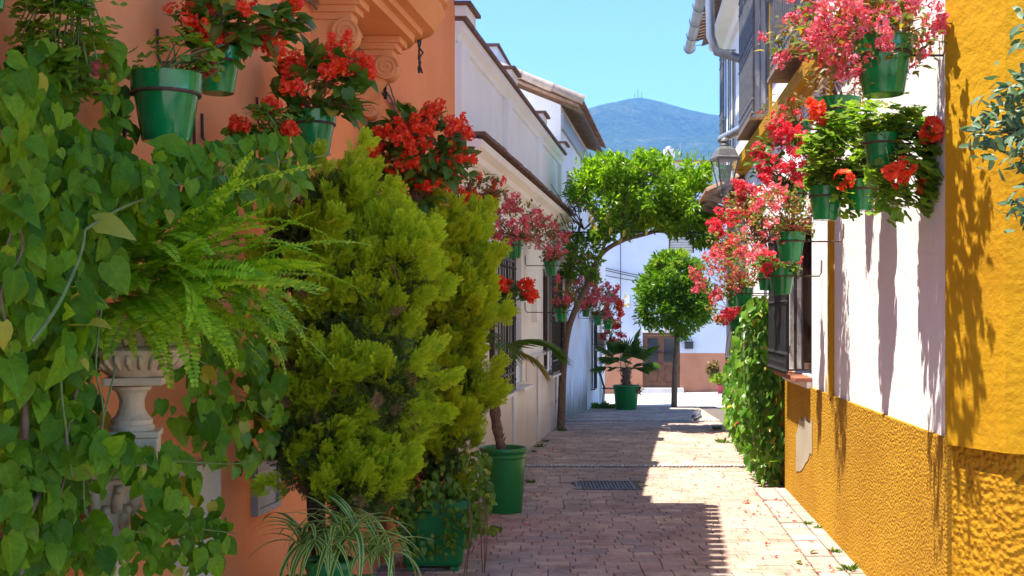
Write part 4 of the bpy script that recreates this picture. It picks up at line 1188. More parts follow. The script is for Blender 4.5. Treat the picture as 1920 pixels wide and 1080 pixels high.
# ---- right wall
def rp(px, yt, w, label, kind=None, box=None, nleaf=0, ls=.05, nflo=0, fs=1, leaf='ger', flo='red', lobj=40, fobj=30, off=None, **kw):
    root, top, D = wall_pot('R', px, yt, w, label, off, random.uniform(-.04, .04))
    if kind: grow(root, 'R', top, D, kind, box, nleaf, ls, nflo, fs, leaf, flo, lobj, fobj, **kw)
    return root
rp(1655, 72, 112, 'largest green wall pot, crowned with pink begonias, topmost near the yellow corner', 'pink', (1455, 1785, -40, 155), 460, .055, 120, .95, 'bronze', 'pink', 120, 75, off=.34)
rp(1572, 184, 84, 'green wall pot with wilting brown stalks under the topmost pink begonia pot', 'small', (1505, 1640, 120, 215), 90, .045, 4, .6, 'dry', 'crimson', 60, 4, off=.22)
rp(1652, 250, 68, 'green wall pot of trailing geraniums with scarlet heads beside the yellow corner', 'ger', (1605, 1795, 190, 415), 480, .062, 6, 1.9, 'ger', 'red', 150, 7, off=.28)
rp(1500, 230, 46, 'small green wall pot of drying brown begonia under the yellow band', 'small', (1412, 1545, 178, 262), 150, .05, 5, .8, 'dry', 'crimson', 60, 5, off=.30)
rp(1490, 350, 50, 'green wall pot with bright crimson begonias beside the bushy geranium', 'beg', (1410, 1560, 232, 372), 200, .06, 55, .95, 'beg', 'crimson', 90, 55, off=.34)
rp(1549, 350, 66, 'green wall pot under a bushy fresh green geranium between crimson begonias and scarlet geraniums', 'ger', (1500, 1655, 186, 402), 560, .066, 3, 1.9, 'ger', 'red', 150, 3, off=.40)
rp(1613, 338, 60, 'green wall pot half hidden behind trailing geranium leaves', 'ger', (1585, 1650, 290, 360), 70, .06, 0, 1, 'ger', 'red', 40, 0, off=.2)
rp(1482, 437, 56, 'green wall pot with coral begonias above the barred ground floor window', 'pink', (1395, 1540, 345, 455), 420, .042, 45, .72, 'bronze', 'pink', 100, 45, off=.42)
rp(1464, 503, 52, 'green wall pot with a low fringe of crimson begonias by the window grille', 'beg', (1418, 1505, 470, 518), 110, .05, 16, .9, 'beg', 'crimson', 50, 16, off=.36)
rp(1437, 512, 34, 'green wall pot squeezed behind the pot with the low crimson fringe', 'pink', (1415, 1450, 480, 520), 60, .04, 6, .7, 'bronze', 'pink', 30, 6, off=.34)
rp(1395, 540, 36, 'green wall pot with a wide pink begonia cascade above the leafy creeper', 'pink', (1325, 1445, 425, 552), 420, .046, 75, .85, 'bronze', 'pink', 60, 75, off=.40)
rp(1375, 546, 30, 'green wall pot under the palest pink begonias beside the leafy creeper', 'pink', (1300, 1400, 465, 575), 330, .045, 75, .85, 'bronze', 'pink', 40, 75, off=.44)
rp(1381, 589, 34, 'lowest green wall pot, with scarlet begonias hanging beside the leafy creeper', 'beg', (1314, 1400, 545, 608), 130, .05, 22, 1.0, 'bronze', 'crimson', 40, 22, off=.36)
rp(1418, 378, 34, 'green wall pot with coral begonias next to the iron lantern', 'beg', (1352, 1440, 342, 420), 190, .048, 26, 1.0, 'bronze', 'crimson', 40, 26, off=.42)
rp(1424, 415, 30, 'green wall pot buried in bronze leaves below the lantern', 'pink', (1385, 1460, 380, 470), 190, .045, 22, .8, 'bronze', 'pink', 40, 22, off=.38)
rp(1373, 468, 24, 'small green wall pot with crimson begonias below the tiled canopy', 'beg', (1322, 1400, 395, 490), 220, .05, 36, 1.0, 'bronze', 'crimson', 30, 36, off=.44)
rp(1361, 311, 26, 'empty green pot on the white wall seen through the lantern', off=.30)
rp(1357, 328, 20, 'small empty green pot under the one behind the lantern', off=.30)

# ---- left wall
def lp(px, yt, w, label, kind=None, box=None, nleaf=0, ls=.05, nflo=0, fs=1, leaf='ger', flo='red', lobj=40, fobj=30, off=None, **kw):
    root, top, D = wall_pot('L', px, yt, w, label, off, random.uniform(-.03, .03))
    if kind: grow(root, 'L', top, D, kind, box, nleaf, ls, nflo, fs, leaf, flo, lobj, fobj, **kw)
    return root
lp(312, 139, 134, 'big green wall pot with a thin leggy geranium on the orange wall', 'ger', (225, 420, 60, 165), 60, .05, 4, .95, 'ger', 'bud', 60, 4, off=.30)
lp(408, 92, 88, 'green wall pot holding a woody red begonia with knobbly stems', 'beg', (330, 555, -40, 120), 130, .085, 26, 1.0, 'beg', 'red', 130, 26, off=.26, tall=1.0)
lp(134, -95, 112, 'green wall pot trailing a long lobed-leaf geranium over the vine', 'ger', (5, 225, -60, 190), 230, .062, 4, .95, 'ger', 'bud', 180, 4, off=.28)
lp(-30, -78, 100, 'green wall pot half outside the vine curtain by the long trailing geranium', 'ger', (-60, 60, -140, -40), 60, .06, 0, 1, 'ger', 'red', 20, 0, off=.30)
lp(588, 209, 86, 'green wall pot with big-leaved scarlet begonia below the scroll corbels', 'beg', (505, 690, 85, 245), 105, .10, 34, 1.05, 'beg', 'red', 105, 34, off=.30)
lp(515, 255, 54, 'small green wall pot of scarlet geraniums above the runner of vine leaves', 'beg', (430, 560, 195, 285), 110, .05, 22, .85, 'ger', 'red', 90, 22, off=.34)
lp(452, 262, 58, 'dark green wall pot in the shade beside the small scarlet geranium pot', 'ger', (420, 490, 225, 285), 60, .045, 0, 1, 'ger', 'red', 50, 0, off=.22)
lp(775, 395, 60, 'green wall pot of a tall scarlet begonia rising behind the conifer', 'beg', (690, 885, 205, 375), 330, .085, 95, 1.05, 'beg', 'red', 160, 95, off=.30)
lp(868, 376, 46, 'green wall pot with bronze leaves and scarlet sprays under the white cornice', 'beg', (840, 950, 328, 395), 200, .055, 26, 1.0, 'bronze', 'red', 80, 26, off=.30)
lp(964, 450, 36, 'green wall pot with pale pink begonias below the long white cornice', 'pink', (900, 1018, 375, 468), 330, .048, 60, .9, 'bronze', 'pink', 80, 60, off=.34)
lp(1033, 490, 29, 'green wall pot with rosy begonias near the end of the white cornice', 'pink', (985, 1070, 402, 496), 280, .052, 45, .95, 'bronze', 'pink', 50, 45, off=.36)
lp(944, 557, 40, 'green wall pot with drooping scarlet begonias beside the marble doorway', 'beg', (900, 998, 518, 578), 110, .065, 26, 1.1, 'beg', 'red', 70, 26, off=.40)
lp(1052, 578, 27, 'green wall pot with yellowing begonia in front of the leaning tree trunk', 'pink', (1030, 1080, 528, 588), 140, .055, 16, .9, 'bronze', 'pink', 30, 16, off=.50)
lp(1099, 577, 18, 'green wall pot under the broad pink begonia mass behind the leaning trunk', 'pink', (1035, 1135, 475, 582), 380, .07, 60, 1.3, 'bronze', 'pink', 30, 60, off=.45)
lp(1121, 591, 20, 'green wall pot with mixed pink and red begonias above the fan palm', 'pink', (1100, 1155, 530, 605), 200, .07, 26, 1.4, 'bronze', 'pink', 20, 26, off=.40)
lp(1140, 598, 20, 'green wall pot with scarlet begonias next to the fan palm crown', 'beg', (1120, 1168, 535, 622), 160, .07, 26, 1.4, 'ger', 'red', 20, 26, off=.42)
lp(1146, 640, 20, 'low green wall pot with crimson begonias half behind the fan palm', 'beg', (1125, 1175, 605, 645), 90, .07, 14, 1.3, 'bronze', 'crimson', 20, 14, off=.45)

# ============================================================ COLUMN AND URN
UY = 4.13; UX = PX(258, UY); us = F / UY
def uz(py): return PZ(py, UY)
col = thing('stone_column', 'carved stone column with leafy capital standing in the vine', 'column', (UX - .11, UY, 0))
cx_, cy_ = PX(206, UY), UY
mb = MB(); mb.lathe([(36/us, .0), (36/us, uz(1012))], (cx_, cy_, 0), 64, 0, 0.045, 14); mb.build('shaft', M['stone'], col, smooth='all')
mb = MB(); mb.lathe([(36/us, uz(1013)), (43/us, uz(1010)), (44/us, uz(1000)), (40/us, uz(994)), (38/us, uz(985)), (41/us, uz(950)), (52/us, uz(915)), (58/us, uz(900)), (58/us, uz(893)), (.001, uz(892))], (cx_, cy_, 0), 32)
cap = mb.build('capital', M['stone'], col, smooth='all')
for k in range(8):
    a = 2*math.pi*k/8 + .2
    for (zz0, zz1, rr) in ((985, 945, 44), (955, 905, 56)):
        b = MB(); aa = a + (.39 if rr > 50 else 0)
        d = np.array([math.cos(aa), math.sin(aa), 0]); c0_ = np.array([cx_, cy_, 0])
        pts = [c0_ + d*(rr-8)/us + (0, 0, uz(zz0)), c0_ + d*(rr-4)/us + (0, 0, uz((zz0+zz1)/2)), c0_ + d*(rr+4)/us + (0, 0, uz(zz1)), c0_ + d*(rr+10)/us + (0, 0, uz(zz1+6)), c0_ + d*(rr+7)/us + (0, 0, uz(zz1+13))]
        b.tube(pts, np.array([10, 11, 9, 7, 4])/us, 7); b.build('acanthus_leaf', M['stone'], cap, smooth='all')
mb = MB()
w0 = 118/us/2
for (yy0, yy1, ww) in ((891, 872, 1.0), (871.5, 862, 1.1)):
    mb.box((cx_ + .012, cy_, (uz(yy0)+uz(yy1))/2), (ww*w0*2, ww*w0*2, uz(yy1)-uz(yy0)), R(12))
mb.build('abacus', M['stone'], col, bevel=.006)
urn = thing('stone_urn', 'gadrooned stone urn on a square pedestal holding the fern', 'urn', (UX, UY, uz(862)))
mb = MB(); mb.box((UX - .01, UY, (uz(861.5)+uz(818))/2), (.165, .165, uz(818)-uz(861.5)), R(12)); mb.box((UX - .01, UY, (uz(817.8)+uz(806))/2), (.18, .18, uz(806)-uz(817.8)), R(12)); mb.build('plinth', M['stone'], urn, bevel=.006)
mb = MB(); UB = (UX - .02, UY, 0)
mb.lathe([(.076, uz(806)), (.078, uz(798)), (.07, uz(794)), (.072, uz(786)), (.055, uz(778)), (.044, uz(765)), (.042, uz(750)), (.052, uz(735)), (.066, uz(730)), (.066, uz(724)), (.05, uz(721))], UB, 40); mb.build('foot', M['stone'], urn, smooth=True)
mb = MB(); mb.box((UX - .005, UY, (uz(720.8)+uz(706))/2), (.2, .2, uz(706)-uz(720.8)), R(10)); mb.build('collar', M['stone'], urn, bevel=.005)
mb = MB(); UB = (UX, UY, 0)
mb.lathe([(.095, uz(705.5)), (.13, uz(692)), (.16, uz(676)), (.174, uz(664)), (.176, uz(656)), (.168, uz(652)), (.135, uz(648))], UB, 72, 0, 0.0, 24)
bowl = mb.build('bowl', M['stone'], urn, smooth=True)
for k in range(26):
    a = 2*math.pi*k/26; b = MB()
    b.tube([(UX + r*math.cos(a), UY + r*math.sin(a), z) for r, z in ((.135, uz(690)), (.163, uz(676)), (.174, uz(664)))], [.006, .011, .007], 6); b.build('gadroon', M['stone'], bowl, smooth='all')
mb = MB(); mb.lathe([(.134, uz(648)), (.128, uz(640)), (.132, uz(615)), (.15, uz(600)), (.155, uz(592)), (.14, uz(592)), (.12, uz(600)), (.001, uz(600))], UB, 48); neck = mb.build('neck', M['stone'], urn, smooth=True)
for k in range(12):
    a = 2*math.pi*k/12; b = MB()
    pts = [(UX + (.134 + .012*math.sin(i*.9))*math.cos(a + .05*math.sin(i*1.3)), UY + (.134 + .012*math.sin(i*.9))*math.sin(a + .05*math.sin(i*1.3)), uz(645 - i*5)) for i in range(9)]
    b.tube(pts, .009, 6); b.build('relief_scroll', M['stone'], neck, smooth='all')

# ============================================================ FERN
def frond_t(seed, bend):
    r_ = random.Random(seed)
    V, T = [], []
    n = 34
    def pos(t): return np.array([0.03*math.sin(t*2.2+seed), math.sin(bend*t)/bend if bend > .01 else t, -(1-math.cos(bend*t))/bend if bend > .01 else 0])
    def tri(a, b, c): i = len(V); V.extend([a, b, c]); T.append((i, i+1, i+2))
    for i in range(n):
        t = i/n; p = pos(t); q = pos(t+1/n); d = unit(q-p)
        w = .0035
        tri(p+np.array([-w, 0, .002]), q+np.array([w, 0, .002]), p+np.array([w, 0, .002]))
        if t < .08: continue
        L = .105*math.sin(math.pi*min(1, (t*.93+.04))**.75)**.7*r_.uniform(.88, 1.1)
        for s in (-1, 1):
            up = np.array([0, -d[2], d[1]])
            e = p + s*np.array([L, 0, 0]) + d*L*.22 + up*L*r_.uniform(-.2, .22)
            m1 = p + s*np.array([L*.25, 0, 0]) + d*.020 + up*L*.06
            m0 = p + s*np.array([L*.25, 0, 0]) - d*.008 + up*L*.06
            m2 = p + s*np.array([L*.75, 0, 0]) + d*(L*.2+.013) + up*L*.06
            m3 = p + s*np.array([L*.75, 0, 0]) + d*(L*.16-.009) + up*L*.05
            i0 = len(V); V.extend([p, m0, m3, e, m2, m1]); T.extend([(i0, i0+1, i0+5), (i0+1, i0+2, i0+5), (i0+2, i0+4, i0+5), (i0+2, i0+3, i0+4)])
    return np.array(V, float), np.array(T)
T_frond = [frond_t(1, .5), frond_t(2, .9), frond_t(3, 1.3), frond_t(4, .25)]
fern = thing('fern', 'bushy bright green sword fern spilling out of the stone urn', 'fern', (UX, UY, uz(600)))
n = 150
az = rng.normal(-0.35, 1.05, n); el = rng.uniform(-.15, 1.0, n)
D_ = np.stack([np.cos(az)*np.cos(el), np.sin(az)*np.cos(el), np.sin(el)], 1)
P_ = np.array([UX, UY, uz(580)]) + D_*.03 + rng.normal(0, 1, (n, 3))*np.array([.09, .07, .04]) + np.array([.02, 0, .05])
P_[:, 2] += np.maximum(0, el)*.10
ln = rng.uniform(.26, .5, n)*(1+.3*np.cos(az))
Ms = frames(P_, D_, np.array([0, -.15, 1.0]) + rng.normal(0, .3, (n, 3)), ln)
scatter(fern, 'frond', T_frond, Ms, M['fern'], n, smooth=False)
# hanging fronds over the front of the urn
n = 14
az = rng.uniform(-2.6, .3, n)
D_ = np.stack([np.cos(az)*.8, np.sin(az)*.8, rng.uniform(-.5, .1, n)], 1)
P_ = np.array([UX, UY, uz(585)]) + np.stack([np.cos(az)*.12, np.sin(az)*.12, np.zeros(n)], 1)
scatter(fern, 'frond', T_frond[1:3], frames(P_, D_, np.array([0, -.2, 1.0]) + rng.normal(0, .25, (n, 3)), rng.uniform(.13, .22, n)), M['fern'], n, smooth=False)

# ============================================================ LEFT VINE
vine = thing('heart_leaf_vine', 'dense climbing vine of large heart-shaped leaves round the urn', 'vine', (XL(3.9) + .15, 3.9, 0))
def vine_region(poly_rows, n, o0, o1):
    """poly_rows: (y, x0, x1) rows in photo pixels; offsets from the orange wall"""
    ys_ = np.array([r_[0] for r_ in poly_rows]); a = np.array([r_[1] for r_ in poly_rows]); b = np.array([r_[2] for r_ in poly_rows])
    out = []
    w = np.maximum(b-a, 1)
    while len(out) < n:
        y_ = rng.uniform(ys_[0], ys_[-1])
        x0, x1 = np.interp(y_, ys_, a), np.interp(y_, ys_, b)
        if rng.random() > (x1-x0)/w.max(): continue
        x_ = rng.uniform(x0, x1); off = rng.uniform(o0, o1)
        Y = YL(x_, off)
        out.append((PX(x_, Y), Y, PZ(y_, Y)))
    return np.array(out)
regs = [vine_region([(130, 0, 40), (200, 0, 90), (260, 0, 170), (340, 0, 260), (480, 0, 230), (620, 0, 200), (640, 0, 150)], 974, .10, .55),
        vine_region([(80, 60, 100), (140, 70, 120), (260, 60, 150)], 51, .1, .35),
        vine_region([(100, 195, 225), (300, 190, 250)], 58, .1, .3),
        vine_region([(268, 470, 560), (290, 330, 590), (320, 180, 590), (370, 220, 560), (410, 260, 480)], 330, .32, .62),
        vine_region([(620, 0, 160), (800, 0, 190), (860, 0, 260), (960, 0, 190), (1080, 0, 220)], 1078, .08, .5),
        vine_region([(620, 330, 500), (700, 300, 520), (790, 290, 540), (860, 380, 500), (890, 400, 470)], 260, .15, .45),
        vine_region([(850, 230, 330), (930, 240, 380), (1000, 250, 440), (1080, 220, 420)], 164, .3, .5),
        vine_region([(540, 110, 175), (640, 110, 180), (700, 120, 175)], 40, .5, .62),
        vine_region([(840, 150, 300), (900, 150, 260)], 44, .55, .66),
        vine_region([(560, 430, 530), (640, 440, 540)], 40, .3, .5)]
P_ = wall_clip(np.concatenate(regs), 'L', .05)
qx = 960 + F*P_[:, 0]/P_[:, 1]; qy = HOR - F*(P_[:, 2]-H)/P_[:, 1]
clear = ((qx > 165) & (qx < 362) & (qy > 560) & (qy < 850)) | ((qx > 130) & (qx < 262) & (qy > 880) & (qy < 1000))
P_ = P_[~(clear & (rng.random(len(P_)) > .10) & (P_[:, 0] > XL(P_[:, 1]) + .16))]
n = len(P_)
dr = unit(np.array([.25, -.25, -1.0]) + rng.normal(0, .42, (n, 3)))
nr = unit(np.array([.75, -.75, .45]) + rng.normal(0, .42, (n, 3)))
sz = .93*rng.choice([.038, .06, .08, .108], n, p=[.22, .35, .30, .13])*rng.uniform(.8, 1.2, n)
P_[:, 2] += sz*.5
scatter(vine, 'leaf', T_heart, frames(P_, dr, nr, sz), M['vine'], 300)
# young leaves at shoot tips
Q = vine_region([(290, 380, 600), (370, 400, 560)], 43, .55, .66); Q2 = vine_region([(640, 470, 545), (880, 440, 520)], 34, .4, .5)
Q = np.concatenate([Q, Q2]); n = len(Q)
scatter(vine, 'young_leaf', T_heart, frames(Q, unit(np.array([.2, -.2, -1]) + rng.normal(0, .5, (n, 3))), unit(np.array([.7, -.7, .5]) + rng.normal(0, .5, (n, 3))), rng.uniform(.04, .065, n)), M['ivy'], n)
def px_path(pts, off, fn=YL):
    out = []
    for (x, y_) in pts:
        Y = fn(x, off); out.append((PX(x, Y), Y, PZ(y_, Y)))
    return np.array(out)
def smooth_path(P, n=24):
    P = np.asarray(P, float); t = np.linspace(0, len(P)-1, n); i = np.clip(t.astype(int), 0, len(P)-2); f = (t-i)[:, None]
    p0, p1, p2, p3 = P[np.maximum(i-1, 0)], P[i], P[i+1], P[np.minimum(i+2, len(P)-1)]
    return .5*((2*p1) + (-p0+p2)*f + (2*p0-5*p1+4*p2-p3)*f**2 + (-p0+3*p1-3*p2+p3)*f**3)
for pts, off, r0 in (([(20, 1300), (22, 1050), (28, 960), (40, 860), (48, 760), (40, 660), (10, 560)], .42, .014), ([(40, 1300), (38, 1040), (30, 960), (48, 880), (44, 700), (30, 600), (-10, 540)], .45, .012),
                     ([(45, 985), (75, 925), (110, 870), (150, 700)], .46, .009), ([(60, 640), (110, 570), (150, 480), (160, 430)], .6, .006), ([(135, 560), (125, 480), (70, 250), (75, 60)], .2, .006),
                     ([(160, 430), (250, 380), (420, 320), (560, 300), (620, 290)], .55, .005), ([(200, 330), (205, 220), (195, 60)], .2, .004), ([(250, 640), (380, 680), (470, 760), (530, 810)], .35, .004), ([(230, 860), (330, 865), (430, 870), (470, 865)], .48, .0035), ([(240, 1000), (340, 990), (440, 1000)], .45, .004)):
    mb = MB(); mb.tube(smooth_path(px_path(pts, off)), np.linspace(r0, r0*.6, 24), 7); mb.build('stem', M['vine_wood'] if r0 > .008 else M['stem'], vine, smooth='all')

for k in range(8):
    x0_, y0_ = rng.uniform(5, 220), rng.uniform(380, 1000)
    mb = MB(); mb.tube(smooth_path(px_path([(x0_, y0_+170), (x0_ + rng.uniform(-25, 25), y0_+90), (x0_ + rng.uniform(-40, 40), y0_), (x0_ + rng.uniform(-60, 60), y0_-110)], rng.uniform(.35, .56))), .0035, 5); mb.build('stem', M['vine_wood'] if k % 2 else M['stem'], vine, smooth='all')
# ============================================================ CONIFERS
def conifer(name, label, boxes, base, Y, trunks, nsp, planter_label=None):
    root = thing('conifer', label, 'conifer', (base[0], Y, base[1]), 'conifers in planters along the orange wall')
    k7 = Y / 7.0
    Ps, Ds, Pt, Dt = [], [], [], []
    for (b, w) in boxes:
        c, r = px_box(b, Y); r[1] = min(r[1], .36)
        for _ in range(max(4, int(nsp * w / 46))):
            d = unit(rng.normal(0, 1, 3) + np.array([.25, -.45, 0])); base_ = c + d * r * rng.uniform(.45, .86)
            ax = unit(d * .55 + np.array([.12, -.15, .75]) + rng.normal(0, .22, 3)); L = rng.uniform(.15, .30) * k7
            m = 44; t_ = rng.random(m) ** .8; pr = rng.normal(0, 1, (m, 3)); pr = unit(pr - (pr @ ax)[:, None] * ax)
            q = base_ + ax * (t_ * L)[:, None] + pr * ((1 - .75 * t_) * .075 * k7 * rng.random(m))[:, None]
            dd = unit(ax + pr * (.75 - .45 * t_)[:, None] + rng.normal(0, .15, (m, 3)))
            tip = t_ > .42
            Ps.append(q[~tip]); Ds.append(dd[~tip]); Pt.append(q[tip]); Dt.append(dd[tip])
    for (PP, DD, mt_, nm_) in ((Ps, Ds, 'cyp', 'sprays'), (Pt, Dt, 'cyp_tip', 'bright_tip_sprays')):
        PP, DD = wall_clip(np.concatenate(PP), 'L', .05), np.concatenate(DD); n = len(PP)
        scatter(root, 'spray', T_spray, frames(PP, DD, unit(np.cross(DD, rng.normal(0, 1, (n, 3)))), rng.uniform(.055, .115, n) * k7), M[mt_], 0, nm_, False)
    # darker twiggy inside
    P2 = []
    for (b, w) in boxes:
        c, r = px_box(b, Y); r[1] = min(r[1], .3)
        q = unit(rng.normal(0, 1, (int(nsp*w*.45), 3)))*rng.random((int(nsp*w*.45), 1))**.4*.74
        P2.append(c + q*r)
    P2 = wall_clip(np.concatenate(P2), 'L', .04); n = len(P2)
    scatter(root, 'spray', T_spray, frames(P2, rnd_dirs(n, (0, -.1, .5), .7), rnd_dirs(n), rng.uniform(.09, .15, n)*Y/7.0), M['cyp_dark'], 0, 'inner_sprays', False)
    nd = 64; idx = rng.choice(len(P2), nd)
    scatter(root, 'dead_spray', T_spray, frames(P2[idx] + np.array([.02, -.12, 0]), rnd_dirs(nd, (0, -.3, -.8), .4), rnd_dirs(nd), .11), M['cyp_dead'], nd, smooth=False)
    for tr in trunks:
        pts = smooth_path([(PX(x, Y) , Y + dy, PZ(y_, Y)) for (x, y_, dy) in tr])
        mb = MB(); mb.tube(pts, np.linspace(.030, .010, 24), 9); mb.build('trunk', M['bark_red'], root, smooth='all')
    mb = MB(); 
    for i in range(40):
        tr = trunks[i % len(trunks)]; k = rng.integers(1, len(tr)-1); x, y_, dy = tr[k]
        a = np.array([PX(x, Y), Y + dy, PZ(y_ + rng.uniform(-50, 50), Y)]); b = P2[rng.integers(len(P2))]
        if np.linalg.norm(b-a) < .6: mb.tube([a, (a+b)/2 + (0, 0, -.02), b], [.008, .005, .003], 5)
    o = mb.build('twigs', M['bark_red'], root); o['kind'] = 'stuff'
    return root
C1Y, C2Y = 5.75, 8.55
conifer('conifer', 'yellow-green conifer beside the urn, thin at the base above the spider plant', [((475, 690, 365, 580), .34), ((540, 745, 370, 650), .36), ((690, 800, 400, 580), .24), ((510, 720, 540, 830), .36), ((478, 610, 580, 930), .22), ((600, 800, 560, 900), .46), ((560, 690, 335, 430), .14), ((650, 800, 430, 640), .30), ((490, 700, 740, 950), .32), ((560, 770, 840, 985), .26)], (PX(605, C1Y), .5), C1Y,
        [[(600, 1180, 0), (600, 930, 0), (598, 760, .02), (585, 560, .03), (600, 420, 0)], [(625, 1180, .05), (640, 900, .05), (690, 700, .02), (680, 450, 0)], [(590, 1100, .05), (575, 860, .05), (560, 640, 0), (540, 450, 0)]], 3300)
conifer('conifer', 'broad yellow-green conifer rising from the planter next to the potted palm', [((670, 810, 420, 760), .36), ((700, 860, 385, 600), .36), ((785, 895, 400, 600), .34), ((790, 908, 480, 700), .34), ((710, 880, 580, 830), .40), ((790, 895, 620, 850), .28), ((720, 880, 760, 935), .30)], (PX(815, C2Y), .5), C2Y,
        [[(800, 1000, 0), (805, 860, 0), (790, 700, .02), (790, 520, 0)], [(825, 1000, .04), (850, 840, .04), (870, 640, .02), (880, 480, 0)]], 3000)
def planter(px, Y, w, h, label, taper=.82, grp=None):
    X = PX(px, Y); root = thing('planter', label, 'planter', (X, Y, 0), grp)
    mb = MB()
    a = w/2; b = a*taper
    for (s0, s1, z0, z1) in ((b, a, .03, h-.09),): mb.hexa([(X-s0, Y-s0, z0), (X+s0, Y-s0, z0), (X+s0, Y+s0, z0), (X-s0, Y+s0, z0), (X-s1, Y-s1, z1), (X+s1, Y-s1, z1), (X+s1, Y+s1, z1), (X-s1, Y+s1, z1)])
    mb.build('body', M['bigpot'], root, bevel=.03)
    mb = MB(); e = a + .02
    for (x0, x1, y0, y1) in ((-e, e, -e, -e+.05), (-e, e, e-.05, e), (-e, -e+.05, -e+.0505, e-.0505), (e-.05, e, -e+.0505, e-.0505)): mb.box((X+(x0+x1)/2, Y+(y0+y1)/2, h-.045), (x1-x0, y1-y0, .09))
    mb.build('rim', M['bigpot'], root, bevel=.012)
    mb = MB(); mb.box((X, Y, h-.10), (2*a-.08, 2*a-.08, .08)); mb.build('soil', M['soil'], root)
    for sx in (-1, 1):
        for sy in (-1, 1):
            mb = MB(); mb.box((X+sx*b*.75, Y+sy*b*.75, .015), (.06, .06, .03)); mb.build('foot', M['bigpot'], root)
    return root
planter(815, C2Y, .50, .52, 'square green planter draped with ivy at the foot of the broad conifer')
planter(607, C1Y, .42, .50, 'square green planter of the thin-based conifer behind the spider plant')

# ivy over the planter
iv = thing('ivy', 'trailing ivy spilling from the square planter down to the bricks', 'ivy', (PX(860, 8.3), 8.3, .0))
def px_cloud(rows, n, Y0, Y1, floor=True):
    ys_ = np.array([r_[0] for r_ in rows]); a = np.array([r_[1] for r_ in rows]); b = np.array([r_[2] for r_ in rows]); out = []; w = (b-a).max()
    while len(out) < n:
        y_ = rng.uniform(ys_[0], ys_[-1]); x0, x1 = np.interp(y_, ys_, a), np.interp(y_, ys_, b)
        if rng.random() > (x1-x0)/w: continue
        Y = rng.uniform(Y0, Y1); x_ = rng.uniform(x0, x1); z = PZ(y_, Y)
        out.append((PX(x_, Y), Y, max(z, .02 + rng.random()*.03) if floor else z))
    return np.array(out)
P_ = np.concatenate([px_cloud([(845, 850, 915), (900, 800, 925), (950, 815, 925), (985, 830, 905), (1030, 830, 870)], 700, 8.15, 8.85), px_cloud([(900, 720, 830), (960, 735, 800), (1010, 745, 780)], 220, 8.12, 8.3), px_cloud([(985, 880, 945), (1000, 880, 930)], 50, 8.9, 9.6), px_cloud([(1000, 740, 860), (1045, 770, 850)], 60, 8.1, 8.3)])
n = len(P_)
scatter(iv, 'leaf', T_heart, frames(P_, unit(np.array([.2, -.3, -.7]) + rng.normal(0, .5, (n, 3))), unit(np.array([.4, -.7, .6]) + rng.normal(0, .4, (n, 3))), rng.uniform(.03, .06, n)), M['ivy'], 200)
for k in range(5):
    x = rng.uniform(845, 905); pts = smooth_path([(PX(x, 8.5), 8.5, .52), (PX(x+8, 8.2), 8.2, .50), (PX(x+10, 8.12), 8.12, .3), (PX(x + rng.uniform(-5, 20), 8.15), 8.15, .03)])
    mb = MB(); mb.tube(pts, .0035, 5); mb.build('stem', M['stem_red'], iv)

# ============================================================ SPIDER PLANT
def blade_me(bend, seed):
    V, Fs, mi = [], [], []
    n = 12
    for i in range(n+1):
        t = i/n
        p = np.array([.05*math.sin(3*t+seed), math.sin(bend*t)/bend, (math.cos(bend*t)-1)/bend + .0])
        w = .032*math.sin(math.pi*min(1, t*.86+.14))**.8 + .001
        for k, q in enumerate((-1, -.45, 0, .45, 1)): V.append(p + np.array([q*w, 0, abs(q)*w*.5]))
    for i in range(n):
        for k in range(4): Fs.append((i*5+k, i*5+k+1, (i+1)*5+k+1, (i+1)*5+k)); mi.append(0 if k in (0, 3) else 1)
    return mesh_of('leaf', V, Fs, [M['blade_edge'], M['blade']], mi, True)
BL = [blade_me(b, s) for b, s in ((1.2, 1), (1.7, 2), (2.1, 3), (2.5, 4))]
def spider(px, py, Y, n, L, label, grp):
    X, z = PX(px, Y), PZ(py, Y)
    root = thing('spider_plant', label, 'spider plant', (X, Y, z), grp)
    for i in range(n):
        a = rng.random()*6.28; e = rng.uniform(.35, 1.3)
        d = np.array([[math.cos(a)*math.cos(e), math.sin(a)*math.cos(e), math.sin(e)]])
        A = frames(np.array([[rng.normal(0, .03), rng.normal(0, .03), 0]]), d, np.array([[-math.cos(a)*.6, -math.sin(a)*.6, 1.0]]), L*rng.uniform(.7, 1.2))[0]
        o = link('leaf', BL[i % 4], root); o.matrix_basis = Matrix(A.tolist())
    return root
def round_pot(X, Y, z0, rtop, h, label, cat='flower pot', mat='bigpot', grp=None):
    root = thing('round_pot', label, cat, (X, Y, z0), grp)
    mb = MB(); rb = rtop*.80
    mb.lathe([(rb*.96, 0), (rb, .01), (rtop*.93, h-.115), (rtop*.94, h-.10)], (X, Y, z0), 48); mb.add([(X+rb*.96*math.cos(2*math.pi*k/24), Y+rb*.96*math.sin(2*math.pi*k/24), z0) for k in range(24)], [tuple(range(24))[::-1]])
    mb.build('body', M[mat], root, smooth=True)
    mb = MB(); mb.lathe([(rtop*.93, h-.102), (rtop*.97, h-.095), (rtop*.955, h-.07), (rtop*.96, h-.05), (rtop*1.0, h-.045), (rtop*1.03, h-.03), (rtop*1.03, h-.012), (rtop*1.0, h), (rtop*.94, h), (rtop*.90, h-.02), (rtop*.88, h-.1)], (X, Y, z0), 48); mb.build('rim', M[mat], root, smooth='all')
    mb = MB(); mb.add([(X+rtop*.89*math.cos(2*math.pi*k/24), Y+rtop*.89*math.sin(2*math.pi*k/24), z0+h-.06) for k in range(24)], [tuple(range(24))]); mb.build('soil', M['soil'], root)
    return root
SPY = 5.35
